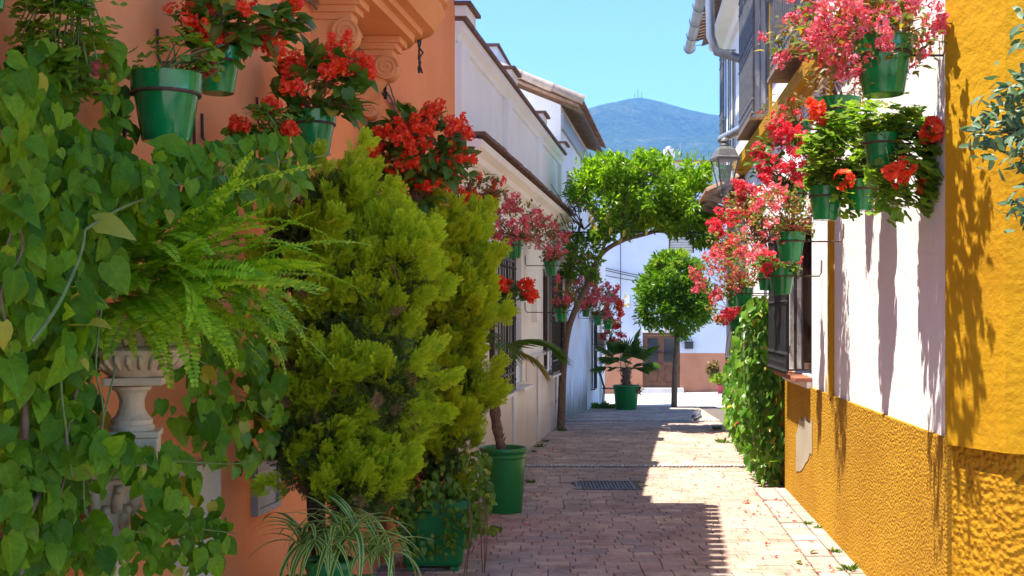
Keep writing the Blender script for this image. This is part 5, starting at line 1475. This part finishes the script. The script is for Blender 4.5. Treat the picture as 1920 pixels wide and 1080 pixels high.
round_pot(PX(618, SPY), SPY, 0, .11, PZ(1048, SPY), 'tall green pot under the spider plants with cream-edged leaves')
spider(580, 1020, SPY + .02, 44, .35, 'leafy spider plant with cream-edged blades nearest the meter cabinet', 'spider plants')
spider(650, 1010, SPY, 50, .37, 'fuller spider plant with cream-edged blades in front of the conifer trunks', 'spider plants')
spider(705, 1040, SPY - .05, 40, .28, 'drooping spider plant with pale blades beside the ivy planter', 'spider plants')

# ============================================================ PALMS
def pinnate_t(seed, bend, dry=False):
    r_ = random.Random(seed); V, T = [], []
    n = 30
    def pos(t): return np.array([0, math.sin(bend*t)/bend, (math.cos(bend*t)-1)/bend])
    for i in range(n):
        t = i/n; p, q = pos(t), pos(t+1/n); d = unit(q-p); w = .008*(1-t)+.002
        i0 = len(V); V.extend([p+(-w, 0, 0), p+(w, 0, 0), q+(w*.9, 0, 0), q+(-w*.9, 0, 0)]); T.extend([(i0, i0+1, i0+2), (i0, i0+2, i0+3)])
        if t < .15: continue
        L = (.50 if not dry else .28)*math.sin(math.pi*(.12+.8*t))**.6
        for s in (-1, 1):
            e = p + s*np.array([L*.55, 0, 0]) + d*L*.55 + np.array([0, 0, -L*r_.uniform(.35, .75)])
            m = (p+e)/2 + np.array([0, 0, L*.10]); k = np.array([0, .013, .006])
            i0 = len(V); V.extend([p, m-k, e, m+k]); T.extend([(i0, i0+1, i0+2), (i0, i0+2, i0+3)])
    return np.array(V, float), np.array(T)
T_pin = [pinnate_t(1, 1.6), pinnate_t(2, 2.1)]; T_pind = [pinnate_t(3, 1.7, True)]
PPY = 10.95; PPX = PX(944, PPY); ps = F/PPY
round_pot(PPX, PPY, 0, 44/ps, PZ(838, PPY), 'big green pot at the wall foot holding a thin curved palm', 'flower pot')
pt = [(942, 850, 0), (930, 790, 0), (928, 740, .02), (936, 700, .03), (938, 668, .03)]
palm = thing('potted_palm', 'slim palm with a shaggy curved trunk and few arching fronds', 'palm', (PX(942, PPY), PPY, PZ(845, PPY)))
mb = MB(); pp = smooth_path([(PX(x, PPY), PPY+dy, PZ(y_, PPY)) for x, y_, dy in pt], 30)
mb.tube(pp, [.035*(1+.35*math.sin(i*2.3)**2)+.012*math.sin(i*.1) for i in range(30)], 10)
for i in range(150):
    k = rng.integers(0, 29); a = rng.random()*6.28; b = pp[k]+np.array([math.cos(a), math.sin(a), 0])*.034
    mb.tube([b, b+np.array([math.cos(a)*.022, math.sin(a)*.022, rng.uniform(.02, .06)])], [.005, .001], 4)
mb.build('trunk', M['palm_bark'], palm)
crown = np.array([[PX(938, PPY), PPY+.03, PZ(664, PPY)]])
for (d, L, m_, tm) in (((.55, -.1, .9), .62, 'palm', 1), ((.75, -.25, .35), .55, 'palm_dry', 2), ((-.5, -.4, .8), .55, 'palm', 1), ((-.2, .5, 1.0), .6, 'palm', 0), ((-.6, .2, .6), .55, 'palm', 0), ((.15, -.6, 1.0), .5, 'palm', 1)):
    tms = T_pind if tm == 2 else [T_pin[tm]]
    scatter(palm, 'frond', tms, frames(crown, np.array([d]), np.array([[0.05, -.1, 1.0]]), L), M[m_], 1, smooth=False)

FPY = 26.0; FPX = PX(1174, FPY); fs_ = F/FPY; fgz = gz(FPY)
fp = round_pot(FPX, FPY, fgz, 24.5/fs_, PZ(722, FPY)-fgz, 'green pot with fan palm standing at the end of the lane', 'flower pot')
fan = thing('fan_palm', 'young fan palm with stiff fingered leaves at the end of the lane', 'palm', (FPX, FPY, PZ(726, FPY)))
mb = MB(); mb.tube([(FPX, FPY, PZ(726, FPY)), (FPX, FPY, PZ(690, FPY))], [.10, .075], 10)
for i in range(60):
    a = rng.random()*6.28; z = rng.uniform(PZ(724, FPY), PZ(690, FPY)); b = np.array([FPX+math.cos(a)*.085, FPY+math.sin(a)*.085, z]); mb.tube([b, b+np.array([math.cos(a)*.05, math.sin(a)*.05, .06])], [.014, .004], 4)
mb.build('trunk', M['palm_bark'], fan)
def fanleaf(seed):
    r_ = random.Random(seed); V, T = [], []
    V.extend([np.array((-.006, 0, 0)), np.array((.006, 0, 0)), np.array((.004, .55, 0)), np.array((-.004, .55, 0))]); T.extend([(0, 1, 2), (0, 2, 3)])
    for k in range(17):
        a = R(-95 + 190*k/16); L = .48*(.75+.25*math.cos(a))*r_.uniform(.9, 1.08)
        d = np.array([math.sin(a), math.cos(a), -.12-.1*abs(math.sin(a))]); p = np.array([0, .54, 0]); s = np.array([math.cos(a), -math.sin(a), 0])*.021
        i0 = len(V); V.extend([p, p+d*L*.55-s+(0, 0, .02), p+d*L+(0, 0, -.05), p+d*L*.55+s+(0, 0, .02)]); T.extend([(i0, i0+1, i0+2), (i0, i0+2, i0+3)])
    return np.array(V, float), np.array(T)
T_fan = [fanleaf(1), fanleaf(2)]
n = 24; az = rng.random(n)*6.28; el = np.concatenate([rng.uniform(.5, 1.4, 16), rng.uniform(-.1, .5, 8)])
D_ = np.stack([np.cos(az)*np.cos(el), np.sin(az)*np.cos(el), np.sin(el)], 1)
scatter(fan, 'leaf', T_fan, frames(np.tile([[FPX, FPY, PZ(692, FPY)]], (n, 1)), D_, np.stack([-np.cos(az)*.5, -np.sin(az)*.5 - .2, np.ones(n)], 1), rng.uniform(.7, 1.0, n)), M['palm'], n, smooth=False)
lw = thing('trailing_succulent', 'dark trailing plant over the rim of the fan palm pot', 'plant', (FPX+.28, FPY-.1, PZ(724, FPY)))
P_, _ = blob_points(130, (FPX+.27, FPY-.12, PZ(731, FPY)), (.13, .12, .14)); n = len(P_)
scatter(lw, 'leaf', T_oval, frames(P_, rnd_dirs(n, (0, -.2, -.4)), rnd_dirs(n, (0, -1, .6)), .055), M['dry'], 0)

# ============================================================ TREES
def limb(mb, pts, r0, r1, n=20):
    mb.tube(smooth_path(pts, n), np.linspace(r0, r1, n), 9)
TY = 19.3
tr = thing('leaning_tree', 'leaning tree trained across the lane with a wide leafy crown', 'tree', (PX(1052, TY), TY, gz(TY)))
def tp(x, y_, dy=0): return (PX(x, TY+dy), TY+dy, PZ(y_, TY+dy))
mb = MB(); limb(mb, [tp(1051, 812), tp(1053, 760), tp(1056, 690), tp(1063, 630), tp(1075, 590), tp(1098, 540), tp(1125, 480), tp(1165, 452), tp(1215, 438), tp(1255, 425)], .072, .024, 40)
limb(mb, [tp(1061, 640), tp(1059, 600), tp(1064, 540), tp(1080, 460), tp(1090, 410)], .05, .02)
limb(mb, [tp(1125, 480), tp(1140, 440), tp(1150, 380)], .03, .012); limb(mb, [tp(1165, 452), tp(1200, 400), tp(1210, 350)], .03, .012); limb(mb, [tp(1215, 438), tp(1270, 410), tp(1310, 380, .3)], .03, .012); limb(mb, [tp(1165, 452), tp(1170, 400, -.5), tp(1180, 350, -.8)], .025, .01)
for i in range(26):
    k = rng.integers(0, 4); b = [(1150, 400), (1205, 395), (1270, 410), (1095, 430)][k]
    limb(mb, [tp(*b), tp(b[0]+rng.uniform(-50, 50), b[1]-rng.uniform(20, 60), rng.uniform(-.5, .5)), tp(b[0]+rng.uniform(-70, 70), b[1]-rng.uniform(40, 100), rng.uniform(-.9, .9))], .012, .004, 8)
mb.build('trunk', M['bark'], tr, smooth='all')
def crown(parent, blobs, n, size, mat, up=.55, name='crown', tm=T_dia):
    P, Dn = [], []
    tot = sum(b[2] for b in blobs)
    for c, r, w, cl in blobs:
        p, d = blob_points(int(n*w/tot), c, r, clumps=int(cl*1.5), cr=.27, shell=.90); P.append(p); Dn.append(unit(d*.7+unit((p-np.array(c))/np.array(r))*.5))
    P = np.concatenate(P); Dn = np.concatenate(Dn); m = len(P)
    dr = unit(Dn*.9 + np.array([0, 0, .05]) + rng.normal(0, .6, (m, 3))); nr = unit(np.array([0, -.1, up]) + Dn*.5 + rng.normal(0, .45, (m, 3)))
    return scatter(parent, 'leaf', tm, frames(P, dr, nr, size*rng.uniform(.7, 1.25, m)), M[mat], 0, name, False)
def tb(x0, x1, y0, y1, w, cl, dy=.9, Y=TY, dc=0): 
    return ((PX((x0+x1)/2, Y), Y+dc, PZ((y0+y1)/2, Y)), ((x1-x0)/2/F*Y, dy, (y1-y0)/2/F*Y), w, cl)
crown(tr, [tb(1065, 1200, 300, 440, 1.1, 26), tb(1140, 1290, 295, 440, 1.3, 28), tb(1230, 1352, 320, 455, 1.1, 26), tb(1090, 1180, 285, 350, .3, 10), tb(1180, 1270, 282, 350, .3, 10), tb(1260, 1335, 295, 350, .3, 10)], 17000, .105, 'tree')
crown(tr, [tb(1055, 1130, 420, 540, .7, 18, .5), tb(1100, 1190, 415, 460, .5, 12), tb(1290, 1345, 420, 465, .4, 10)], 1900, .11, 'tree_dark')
n = 300; P_ = np.stack([PX(rng.uniform(1075, 1340, n), TY), np.full(n, TY)+rng.uniform(-.7, .3, n), PZ(rng.uniform(294, 325, n), TY)], 1)
scatter(tr, 'leaf', T_narrow, frames(P_, rnd_dirs(n, (0, 0, 1.3), .5), rnd_dirs(n), .11), M['tree'], 0, 'top_shoots')
n = 9; P_ = np.array([tp(x, y_, -.85) for x, y_ in ((1112, 412), (1116, 420), (1138, 405), (1142, 398), (1172, 430), (1212, 428), (1146, 425), (1165, 446), (1110, 405))])
scatter(tr, 'yellow_leaf', T_oval, frames(P_, rnd_dirs(n, (0, 0, -1.5), .4), rnd_dirs(n, (0, -1, .3), .3), .13), M['palm_dry'], n)
bar = MB(); bar.tube([WL(TY-.2, 0, PZ(437, TY)), WR(TY-.2, 0, PZ(437, TY))], .014, 6)
tag(bar.build('support_bar', M['iron']), 'black iron bar across the lane carrying the leaning tree', 'bar')
sb = thing('iron_scroll_bracket', 'curled black iron bracket on the white wall beside leaning tree', 'bracket', WL(TY-.9, 0, PZ(440, TY)))
mb = MB()
for (cxp, cyp, r_) in ((1070, 396, .08), (1082, 392, .06), (1070, 420, .06)):
    c = np.array([PX(cxp, TY-.9), TY-.9, PZ(cyp, TY-.9)]); mb.tube([c+np.array([math.cos(a), 0, math.sin(a)])*r_*(1-a/12) for a in np.linspace(0, 8, 24)], .010, 5)
mb.tube([WL(TY-.9, -.01, PZ(440, TY)), WL(TY-.9, .35, PZ(440, TY)), WL(TY-.9, .2, PZ(400, TY))], .012, 6); mb.build('scrollwork', M['iron'], sb)

OY = 28.0
ot = thing('orange_tree', 'small round-headed orange tree on a straight trunk at lane end', 'tree', (PX(1265, OY), OY, gz(OY)))
def op(x, y_, dy=0): return (PX(x, OY), OY+dy, PZ(y_, OY))
mb = MB(); limb(mb, [(PX(1264, OY), OY, gz(OY)-.02), op(1266, 690), op(1270, 630), op(1268, 590)], .075, .055)
for q in ((1220, 540, .2), (1300, 540, -.2), (1250, 510, -.3), (1280, 510, .3), (1262, 500, 0)): limb(mb, [op(1268, 600), op((1268+q[0])/2, 570), op(*q)], .035, .012, 10)
mb.build('trunk', M['bark'], ot, smooth='all')
crown(ot, [tb(1182, 1300, 500, 630, 1.2, 34, .85, OY), tb(1235, 1340, 505, 630, 1.1, 30, .85, OY), tb(1205, 1320, 472, 560, 1.0, 26, .8, OY)], 11500, .13, 'tree_dark')
crown(ot, [tb(1225, 1310, 466, 512, .5, 14, .6, OY)], 1100, .12, 'tree_yel', name='sunlit_top')  # sunlit crown top put into the colour as yellower leaves

# far bushes
bs = thing('potted_bush', 'bush with red and yellow-green leaves in a pink pot by the far wall', 'bush', (fx(1345), 42.5, gz(42.5)))
P_, _ = blob_points(500, (fx(1338)*42.5/44.5, 42.5, PZ(690, 42.5)), (.30, .3, .28)); n = len(P_); scatter(bs, 'leaf', T_oval, frames(P_, rnd_dirs(n), rnd_dirs(n, (0, -1, 1)), .13), M['dry'], 0)
P_, _ = blob_points(500, (fx(1345)*42.5/44.5, 42.4, PZ(710, 42.5)), (.36, .3, .30)); n = len(P_); scatter(bs, 'leaf', T_oval, frames(P_, rnd_dirs(n), rnd_dirs(n, (0, -1, 1)), .13), M['tree_yel'], 0, 'yellow_foliage')
mb = MB(); bx_ = fx(1354)*42.5/44.5; mb.lathe([(.16, gz(42.5)+.2), (.2, PZ(722, 42.5))], (bx_, 42.5, 0), 18); mb.lathe([(.16, gz(42.5)-.1), (.16, gz(42.5)+.22)], (bx_, 42.5, 0), 18); mb.build('pot', M['pinkpot'], bs, smooth=True)

# ============================================================ RIGHT CREEPER
cr = thing('hanging_creeper', 'thick glossy creeper hanging down the wall beside the barred window', 'creeper', (XR(13.2) - .2, 13.2, 0))
rows = [(556, 1395, 1470), (600, 1388, 1474), (650, 1372, 1474), (700, 1362, 1474), (780, 1360, 1472), (830, 1380, 1470), (870, 1408, 1462), (905, 1405, 1458)]
ys_ = [r_[0] for r_ in rows]; out = []
while len(out) < 1900:
    y_ = rng.uniform(556, 912); x0, x1 = np.interp(y_, ys_, [r_[1] for r_ in rows]), np.interp(y_, ys_, [r_[2] for r_ in rows])
    if rng.random() > (x1-x0)/115: continue
    x_ = x0 + (x1-x0)*rng.random(); off = rng.uniform(.06, .55) if y_ < 800 else rng.uniform(.06, .3)
    Y = YR(x_, off)
    if Y < 12.5: Y = rng.uniform(12.5, 13.2)
    X = PX(x_, Y); z = PZ(y_, Y)
    if z < .03 or X > XR(Y) - .03: continue
    out.append((X, Y, z))
P_ = np.array(out); n = len(P_)
scatter(cr, 'leaf', T_heart[:3] + T_oval, frames(P_, unit(np.array([-.35, -.3, -.9]) + rng.normal(0, .45, (n, 3))), unit(np.array([-.6, -.55, .65]) + rng.normal(0, .4, (n, 3))), rng.uniform(.075, .13, n)), M['hangvine'], 300)
for k in range(22):
    Y0 = rng.uniform(12.7, 15.5); X0 = XR(Y0) - rng.uniform(.08, .4); mb = MB()
    mb.tube(smooth_path([(XR(Y0)-.05, Y0, 2.0), (X0, Y0, 1.7), (X0-.03, Y0-.1, 1.0), (XR(Y0)-.12, 12.75+rng.random()*.5, .02)]), .006, 5); mb.build('stem', M['vine_wood'], cr)
P_ = P_[rng.choice(n, 12)] + np.array([-.06, -.1, 0]); scatter(cr, 'flower_head', T_smallfl, frames(P_, rnd_dirs(12), rnd_dirs(12, (-1, -1, 0)), .6), M['crimson'], 12, smooth=False)

T_olive = [leaf_t([(0, 0, 0.015), (0.3, 0.3, 0.17), (0.65, 0.65, 0.18), (0.92, .92, .09), (1, 1, 0.01)], 0.2, 0.12), leaf_t([(0, 0, 0.015), (0.3, 0.3, 0.19), (0.65, 0.65, 0.17), (0.92, .92, .08), (1, 1, 0.01)], 0.1, 0.25)]
# ============================================================ OLIVE BRANCHES AT THE YELLOW CORNER
ol = thing('olive_tree', 'grey-green olive tree reaching past the yellow corner wall', 'olive tree', (3.05, 4.75, 0))
mb = MB()
limb(mb, [(3.05, 4.75, 0), (3.0, 4.72, .9), (3.04, 4.7, 1.7), (2.95, 4.72, 2.5), (2.8, 4.7, 3.2)], .06, .02)
br = []
for (e, s) in (((PX(1850, 4.9), 4.9, PZ(250, 4.9)), 2.3), ((PX(1880, 4.8), 4.8, PZ(180, 4.8)), 2.5), ((PX(1895, 4.75), 4.75, PZ(290, 4.75)), 2.2), ((PX(1930, 4.7), 4.7, PZ(390, 4.7)), 1.9), ((PX(1940, 4.8), 4.8, PZ(40, 4.8)), 2.6), ((2.9, 4.6, 3.3), 2.5), ((3.3, 4.5, 3.0), 2.4)):
    a = np.array([3.0, 4.72, s]); e = np.array(e); limb(mb, [a, (a+e)/2+(0, 0, .12), e], .014, .004, 12); br += [((a+e)/2+(0, 0, .12), e)]
mb.build('trunk', M['bark'], ol, smooth='all')
P_, D_ = [], []
for a, e in br:
    for t in rng.uniform(.1, 1.06, 260):
        p = a+(e-a)*t+rng.normal(0, .045, 3); P_.append(p); D_.append(unit(unit(e-a)*.6+rng.normal(0, .6, 3)+np.array([0, 0, .1])))
P_, D_ = np.array(P_), np.array(D_); n = len(P_)
keep = P_[:, 0] < 3.6; P_, D_ = P_[keep], D_[keep]; n = len(P_)
scatter(ol, 'leaf', T_olive, frames(P_, D_, rnd_dirs(n, (-.3, -.4, .8), .6), rng.uniform(.045, .07, n)), M['olive'], 300)

# ============================================================ LANTERN
LY = YR(1359, .50); LX = PX(1359, LY)
def lz(py): return PZ(py, LY)
ln_ = thing('street_lantern', 'grey iron street lantern on a wall bracket among the pots', 'street lantern', (LX, LY, lz(385)))
def sq(mb, prof, rz=0.15):
    V = []
    for r_, z in prof:
        for k in range(4):
            a = rz + math.pi/4 + k*math.pi/2; V.append((LX + r_*1.414*math.cos(a), LY + r_*1.414*math.sin(a), z))
    n = len(prof); mb.add(V, [(i*4+k, i*4+(k+1) % 4, (i+1)*4+(k+1) % 4, (i+1)*4+k) for i in range(n-1) for k in range(4)] + [(3, 2, 1, 0), tuple((n-1)*4+k for k in range(4))])
k_ = LY/F
mb = MB(); sq(mb, [(22*k_, lz(301)), (22.5*k_, lz(296)), (20*k_, lz(294)), (15*k_, lz(281)), (8*k_, lz(275))]); roof_ = mb.build('roof', M['iron_grey'], ln_)
mb = MB(); mb.lathe([(8*k_, lz(276)), (8.5*k_, lz(272)), (5*k_, lz(268)), (8*k_, lz(265)), (7*k_, lz(261)), (3*k_, lz(258)), (.001, lz(257))], (LX, LY, 0), 16); mb.build('finial', M['iron_grey'], roof_, smooth=True)
for k in range(4):
    a = .15 + math.pi/4 + k*math.pi/2; c_, s_ = math.cos(a)*1.414, math.sin(a)*1.414
    mb = MB(); mb.tube([(LX+20*k_*c_, LY+20*k_*s_, lz(301)), (LX+10*k_*c_, LY+10*k_*s_, lz(351))], .011, 5); mb.build('frame_bar', M['iron_grey'], ln_)
mb = MB(); sq(mb, [(10.5*k_, lz(355)), (10.5*k_, lz(349))]); mb.build('base_ring', M['iron_grey'], ln_)
gm = bpy.data.materials.new('lantern_glass'); gm.use_nodes = True; g_ = gm.node_tree; pb = g_.nodes['Principled BSDF']
tb_ = g_.nodes.new('ShaderNodeBsdfTransparent'); mx_ = g_.nodes.new('ShaderNodeMixShader'); mx_.inputs[0].default_value = .14
pb.inputs['Base Color'].default_value = (.7, .75, .75, 1); pb.inputs['Roughness'].default_value = .05
g_.links.new(tb_.outputs[0], mx_.inputs[1]); g_.links.new(pb.outputs[0], mx_.inputs[2]); g_.links.new(mx_.outputs[0], g_.nodes['Material Output'].inputs['Surface'])
for k in range(4):
    P = []
    for (r_, z) in ((19.2*k_, lz(302)), (9.4*k_, lz(349.5))):
        for q in (0, 1):
            a = .15 + math.pi/4 + (k+q)*math.pi/2; P.append((LX+r_*1.414*math.cos(a), LY+r_*1.414*math.sin(a), z))
    mb = MB(); mb.add([P[0], P[1], P[3], P[2]], [(0, 1, 2, 3)]); mb.build('glass_pane', gm, ln_)
mb = MB(); mb.lathe([(7*k_, lz(355)), (6*k_, lz(362)), (8*k_, lz(366)), (4*k_, lz(372)), (6*k_, lz(380)), (2*k_, lz(386))], (LX, LY, 0), 14); mb.build('stem', M['iron_grey'], ln_, smooth=True)
mb = MB(); mb.tube(smooth_path([(LX, LY, lz(383)), (LX+.1, LY, lz(395)), (LX+.3, LY, lz(385)), (XR(LY), LY, lz(370))]), .014, 7); mb.tube(smooth_path([(LX+.15, LY, lz(392)), (LX+.3, LY, lz(410)), (XR(LY), LY, lz(425))]), .010, 6); mb.build('bracket', M['iron_grey'], ln_, smooth='all')

# ============================================================ CHAIR, PIGEON, LITTER
CY = 27.0; CX = PX(1147, CY); cz = gz(CY)
chr_ = thing('garden_chair', 'black slatted metal chair behind the fan palm pot', 'chair', (CX, CY, cz))
for sx in (-.2, .2):
    for sy in (-.2, .2):
        mb = MB(); mb.tube([(CX+sx, CY+sy, cz), (CX+sx*.9, CY+sy*.9, cz+.45)], .014, 6); mb.build('leg', M['iron'], chr_)
for i in range(7):
    mb = MB(); mb.box((CX-.19+i*.063, CY, cz+.46), (.05, .42, .018)); mb.build('seat_slat', M['iron'], chr_)
for i in range(7):
    y0 = CY-.19+i*.063; mb = MB(); mb.tube([(CX-.17, y0, cz+.47), (CX-.24, y0, cz+.7), (CX-.32, y0, cz+.92)], .013, 6); mb.build('back_slat', M['iron'], chr_)
mb = MB(); mb.tube([(CX-.32, CY-.21, cz+.9), (CX-.33, CY, cz+.97), (CX-.32, CY+.21, cz+.9)], .016, 7); mb.build('back_rail', M['iron'], chr_)

BY = 21.0; BX = PX(1307, BY); bz = gz(BY)
pg = thing('pigeon', 'grey pigeon walking in the sun on the brick paving', 'pigeon', (BX, BY, bz))
def body_mesh():
    # one skin of rings from tail to beak
    sec = [(-.155, .052, .004, .012), (-.12, .062, .012, .030), (-.075, .078, .038, .045), (-.02, .092, .058, .058), (.035, .104, .056, .060), (.075, .125, .040, .046), (.095, .150, .026, .028), (.108, .176, .021, .022), (.122, .190, .022, .022), (.138, .192, .018, .018), (.150, .187, .009, .009), (.170, .180, .002, .002)]
    V, Fs = [], []; sg = 14
    for (u, z, rx, rz_) in sec:
        for k in range(sg):
            a = 2*math.pi*k/sg; V.append((rx*math.cos(a), u, z + rz_*math.sin(a)))
    for i in range(len(sec)-1):
        for k in range(sg): Fs.append((i*sg+k, i*sg+(k+1) % sg, (i+1)*sg+(k+1) % sg, (i+1)*sg+k))
    Fs += [tuple(range(sg))[::-1], tuple((len(sec)-1)*sg+k for k in range(sg))]
    V = np.array(V); V = V @ rotm('Z', R(-35)).T
    return V + np.array([BX, BY, bz]), Fs
M['pigeon'] = plain('pigeon_feather', (.10, .105, .12), rough=.7, var=.4, scale=18)
M['pigeon_leg'] = plain('pigeon_leg', (.45, .12, .09), rough=.6)
mb = MB(); mb.add(*body_mesh()); mb.build('body', M['pigeon'], pg, smooth='all')
Rz = rotm('Z', R(-35))
for s in (-1, 1):
    mb = MB(); q = [(s*.055, .05, .10), (s*.064, 0, .10), (s*.055, -.07, .085), (s*.02, -.15, .065)]
    mb.tube([Rz @ np.array(p) + (BX, BY, bz) for p in q], [.018, .034, .028, .006], 8); mb.build('wing', M['pigeon'], pg, smooth='all')
    mb = MB(); mb.tube([Rz @ np.array(p) + (BX, BY, bz) for p in ((s*.025, .0, .05), (s*.025, .01 + .03*s, .025), (s*.025, .0 + .03*s, .004))], [.007, .005, .004], 6)
    for t in (-.5, 0, .5): mb.tube([Rz @ np.array(p) + (BX, BY, bz) for p in ((s*.025, .03*s, .005), (s*.025 + t*.03, .03*s + .03, .004))], [.004, .002], 5)
    mb.build('leg', M['pigeon_leg'], pg, smooth='all')

# fallen petals, leaves and weeds
def on_ground(x, y_):
    Y = H*F/(y_-HOR)
    for _ in range(6): Y = (H-gz(Y))*F/(y_-HOR)
    return PX(x, Y), Y, gz(Y)
PET = []
for s in range(3):
    v, t_ = floret(3, .016, .024, .008, .3, 70+s); PET.append(mesh_of('fallen_petal', v, [tuple(int(j) for j in f) for f in t_], M['crimson' if s else 'red'], None, False))
r_ = random.Random(11)
spots = [(735, 1058), (800, 1064), (1015, 1077), (988, 933), (1002, 928), (960, 992), (985, 985), (905, 994), (1020, 925), (1000, 905)]
for k in range(34): spots.append((r_.uniform(1290, 1420), r_.uniform(830, 930)))
for k in range(46):
    y_ = r_.uniform(935, 1078); spots.append((r_.uniform(1380 + (y_-935)*.15, 1460 + (y_-935)*1.02), y_))
for k in range(14): spots.append((r_.uniform(1330, 1360), r_.uniform(780, 830)))
for k in range(12): spots.append((r_.uniform(1000, 1050), r_.uniform(830, 860)))
for (x, y_) in spots:
    X, Y, z = on_ground(x, y_)
    if X > XR(Y)-.05: continue
    o = link('fallen_petal', PET[r_.randrange(3)]); o.location = (X, Y, z+.006); o.rotation_euler = (r_.uniform(-.3, .3), r_.uniform(-.3, .3), r_.uniform(0, 6)); q = r_.uniform(.6, 1.2); o.scale = (q, q, q)
    shade = Y > 12 and x < 1180 or x < 1100
    tag(o, 'small red petal fallen on the shaded paving by the left wall' if shade else 'small red petal fallen on the sunlit brick paving', 'petal', 'petals fallen in the shade' if shade else 'petals fallen in the sun')
for (x, y_, m_, s, lab) in ((1408, 943, 'dry', .11, 'curled brown leaf lying near the creeper foot'), (1532, 1036, 'dry', .10, 'broad brown leaf on the pale border slabs'), (1495, 1055, 'dry', .09, 'dark narrow leaf lying beside red petals'), (1540, 1072, 'palm_dry', .09, 'yellow leaf fallen near a weed by the ochre wall')):
    X, Y, z = on_ground(x, y_); o = link('fallen_leaf', shared('leaf', T_oval[0], M[m_])); o.location = (X, Y, z+.015); o.rotation_euler = (.15, .2, r_.uniform(0, 6)); o.scale = (s, s, s); tag(o, lab, 'leaf')
for k, (x, y_, s, lab) in enumerate(((1592, 1068, .09, 'largest weed tuft at the foot of the ochre wall'), (1565, 1035, .06, 'flat weed rosette beside the ochre wall base'), (1535, 990, .05, 'weed growing in the slab joint by the ochre wall'), (1515, 983, .05, 'tiny weed in the joint between border slabs'), (1355, 830, .12, 'yellowish weed patch at the creeper edge'), (1345, 805, .1, 'weed tuft beyond the creeper on sunny bricks'), (1010, 838, .07, 'weed at the foot of the marble dado'), (1000, 848, .06, 'low weed by the cream marble wall'), (1024, 828, .06, 'weed between bricks and marble dado'), (1055, 808, .1, 'weed clump at the leaning tree base'), (1120, 764, .22, 'grass patch along the mossy wall by the palm pot'), (1140, 765, .2, 'grass fringe next to the fan palm pot'), (918, 1000, .08, 'ivy seedling in the paving joints near the green pot'), (995, 905, .07, 'weed with fallen petals by the big green pot'))):
    X, Y, z = on_ground(x, y_); X = min(X, XR(Y)-.05)
    w = thing('weed', lab, 'weed', (X, Y, z)); n = 40 if s < .15 else 160
    a = rng.random(n)*6.28; rad = rng.random(n)*(s*.6 if s < .15 else s*1.8)
    P_ = np.stack([X+np.cos(a)*rad, Y+np.sin(a)*rad, np.full(n, z)], 1)
    scatter(w, 'leaf', T_narrow, frames(P_, np.stack([np.cos(a), np.sin(a), rng.uniform(.2, 1.6, n)], 1), rnd_dirs(n, (0, 0, 1)), s*rng.uniform(.4, .9, n)), M['grass'], 0)

# ============================================================ HAZE
hz = MB(); hz.box((0, 3000, 400), (9800, 7000, 805))
hm = bpy.data.materials.new('thin_haze'); hm.use_nodes = True
t = hm.node_tree
for n_ in list(t.nodes):
    if n_.type == 'BSDF_PRINCIPLED': t.nodes.remove(n_)
pv = t.nodes.new('ShaderNodeVolumePrincipled')
pv.inputs['Color'].default_value = (0.16, 0.42, 0.85, 1)
pv.inputs['Density'].default_value = 0.00016
t.links.new(pv.outputs[0], t.nodes['Material Output'].inputs['Volume'])
o = hz.build('haze', hm); tag(o, kind='stuff')
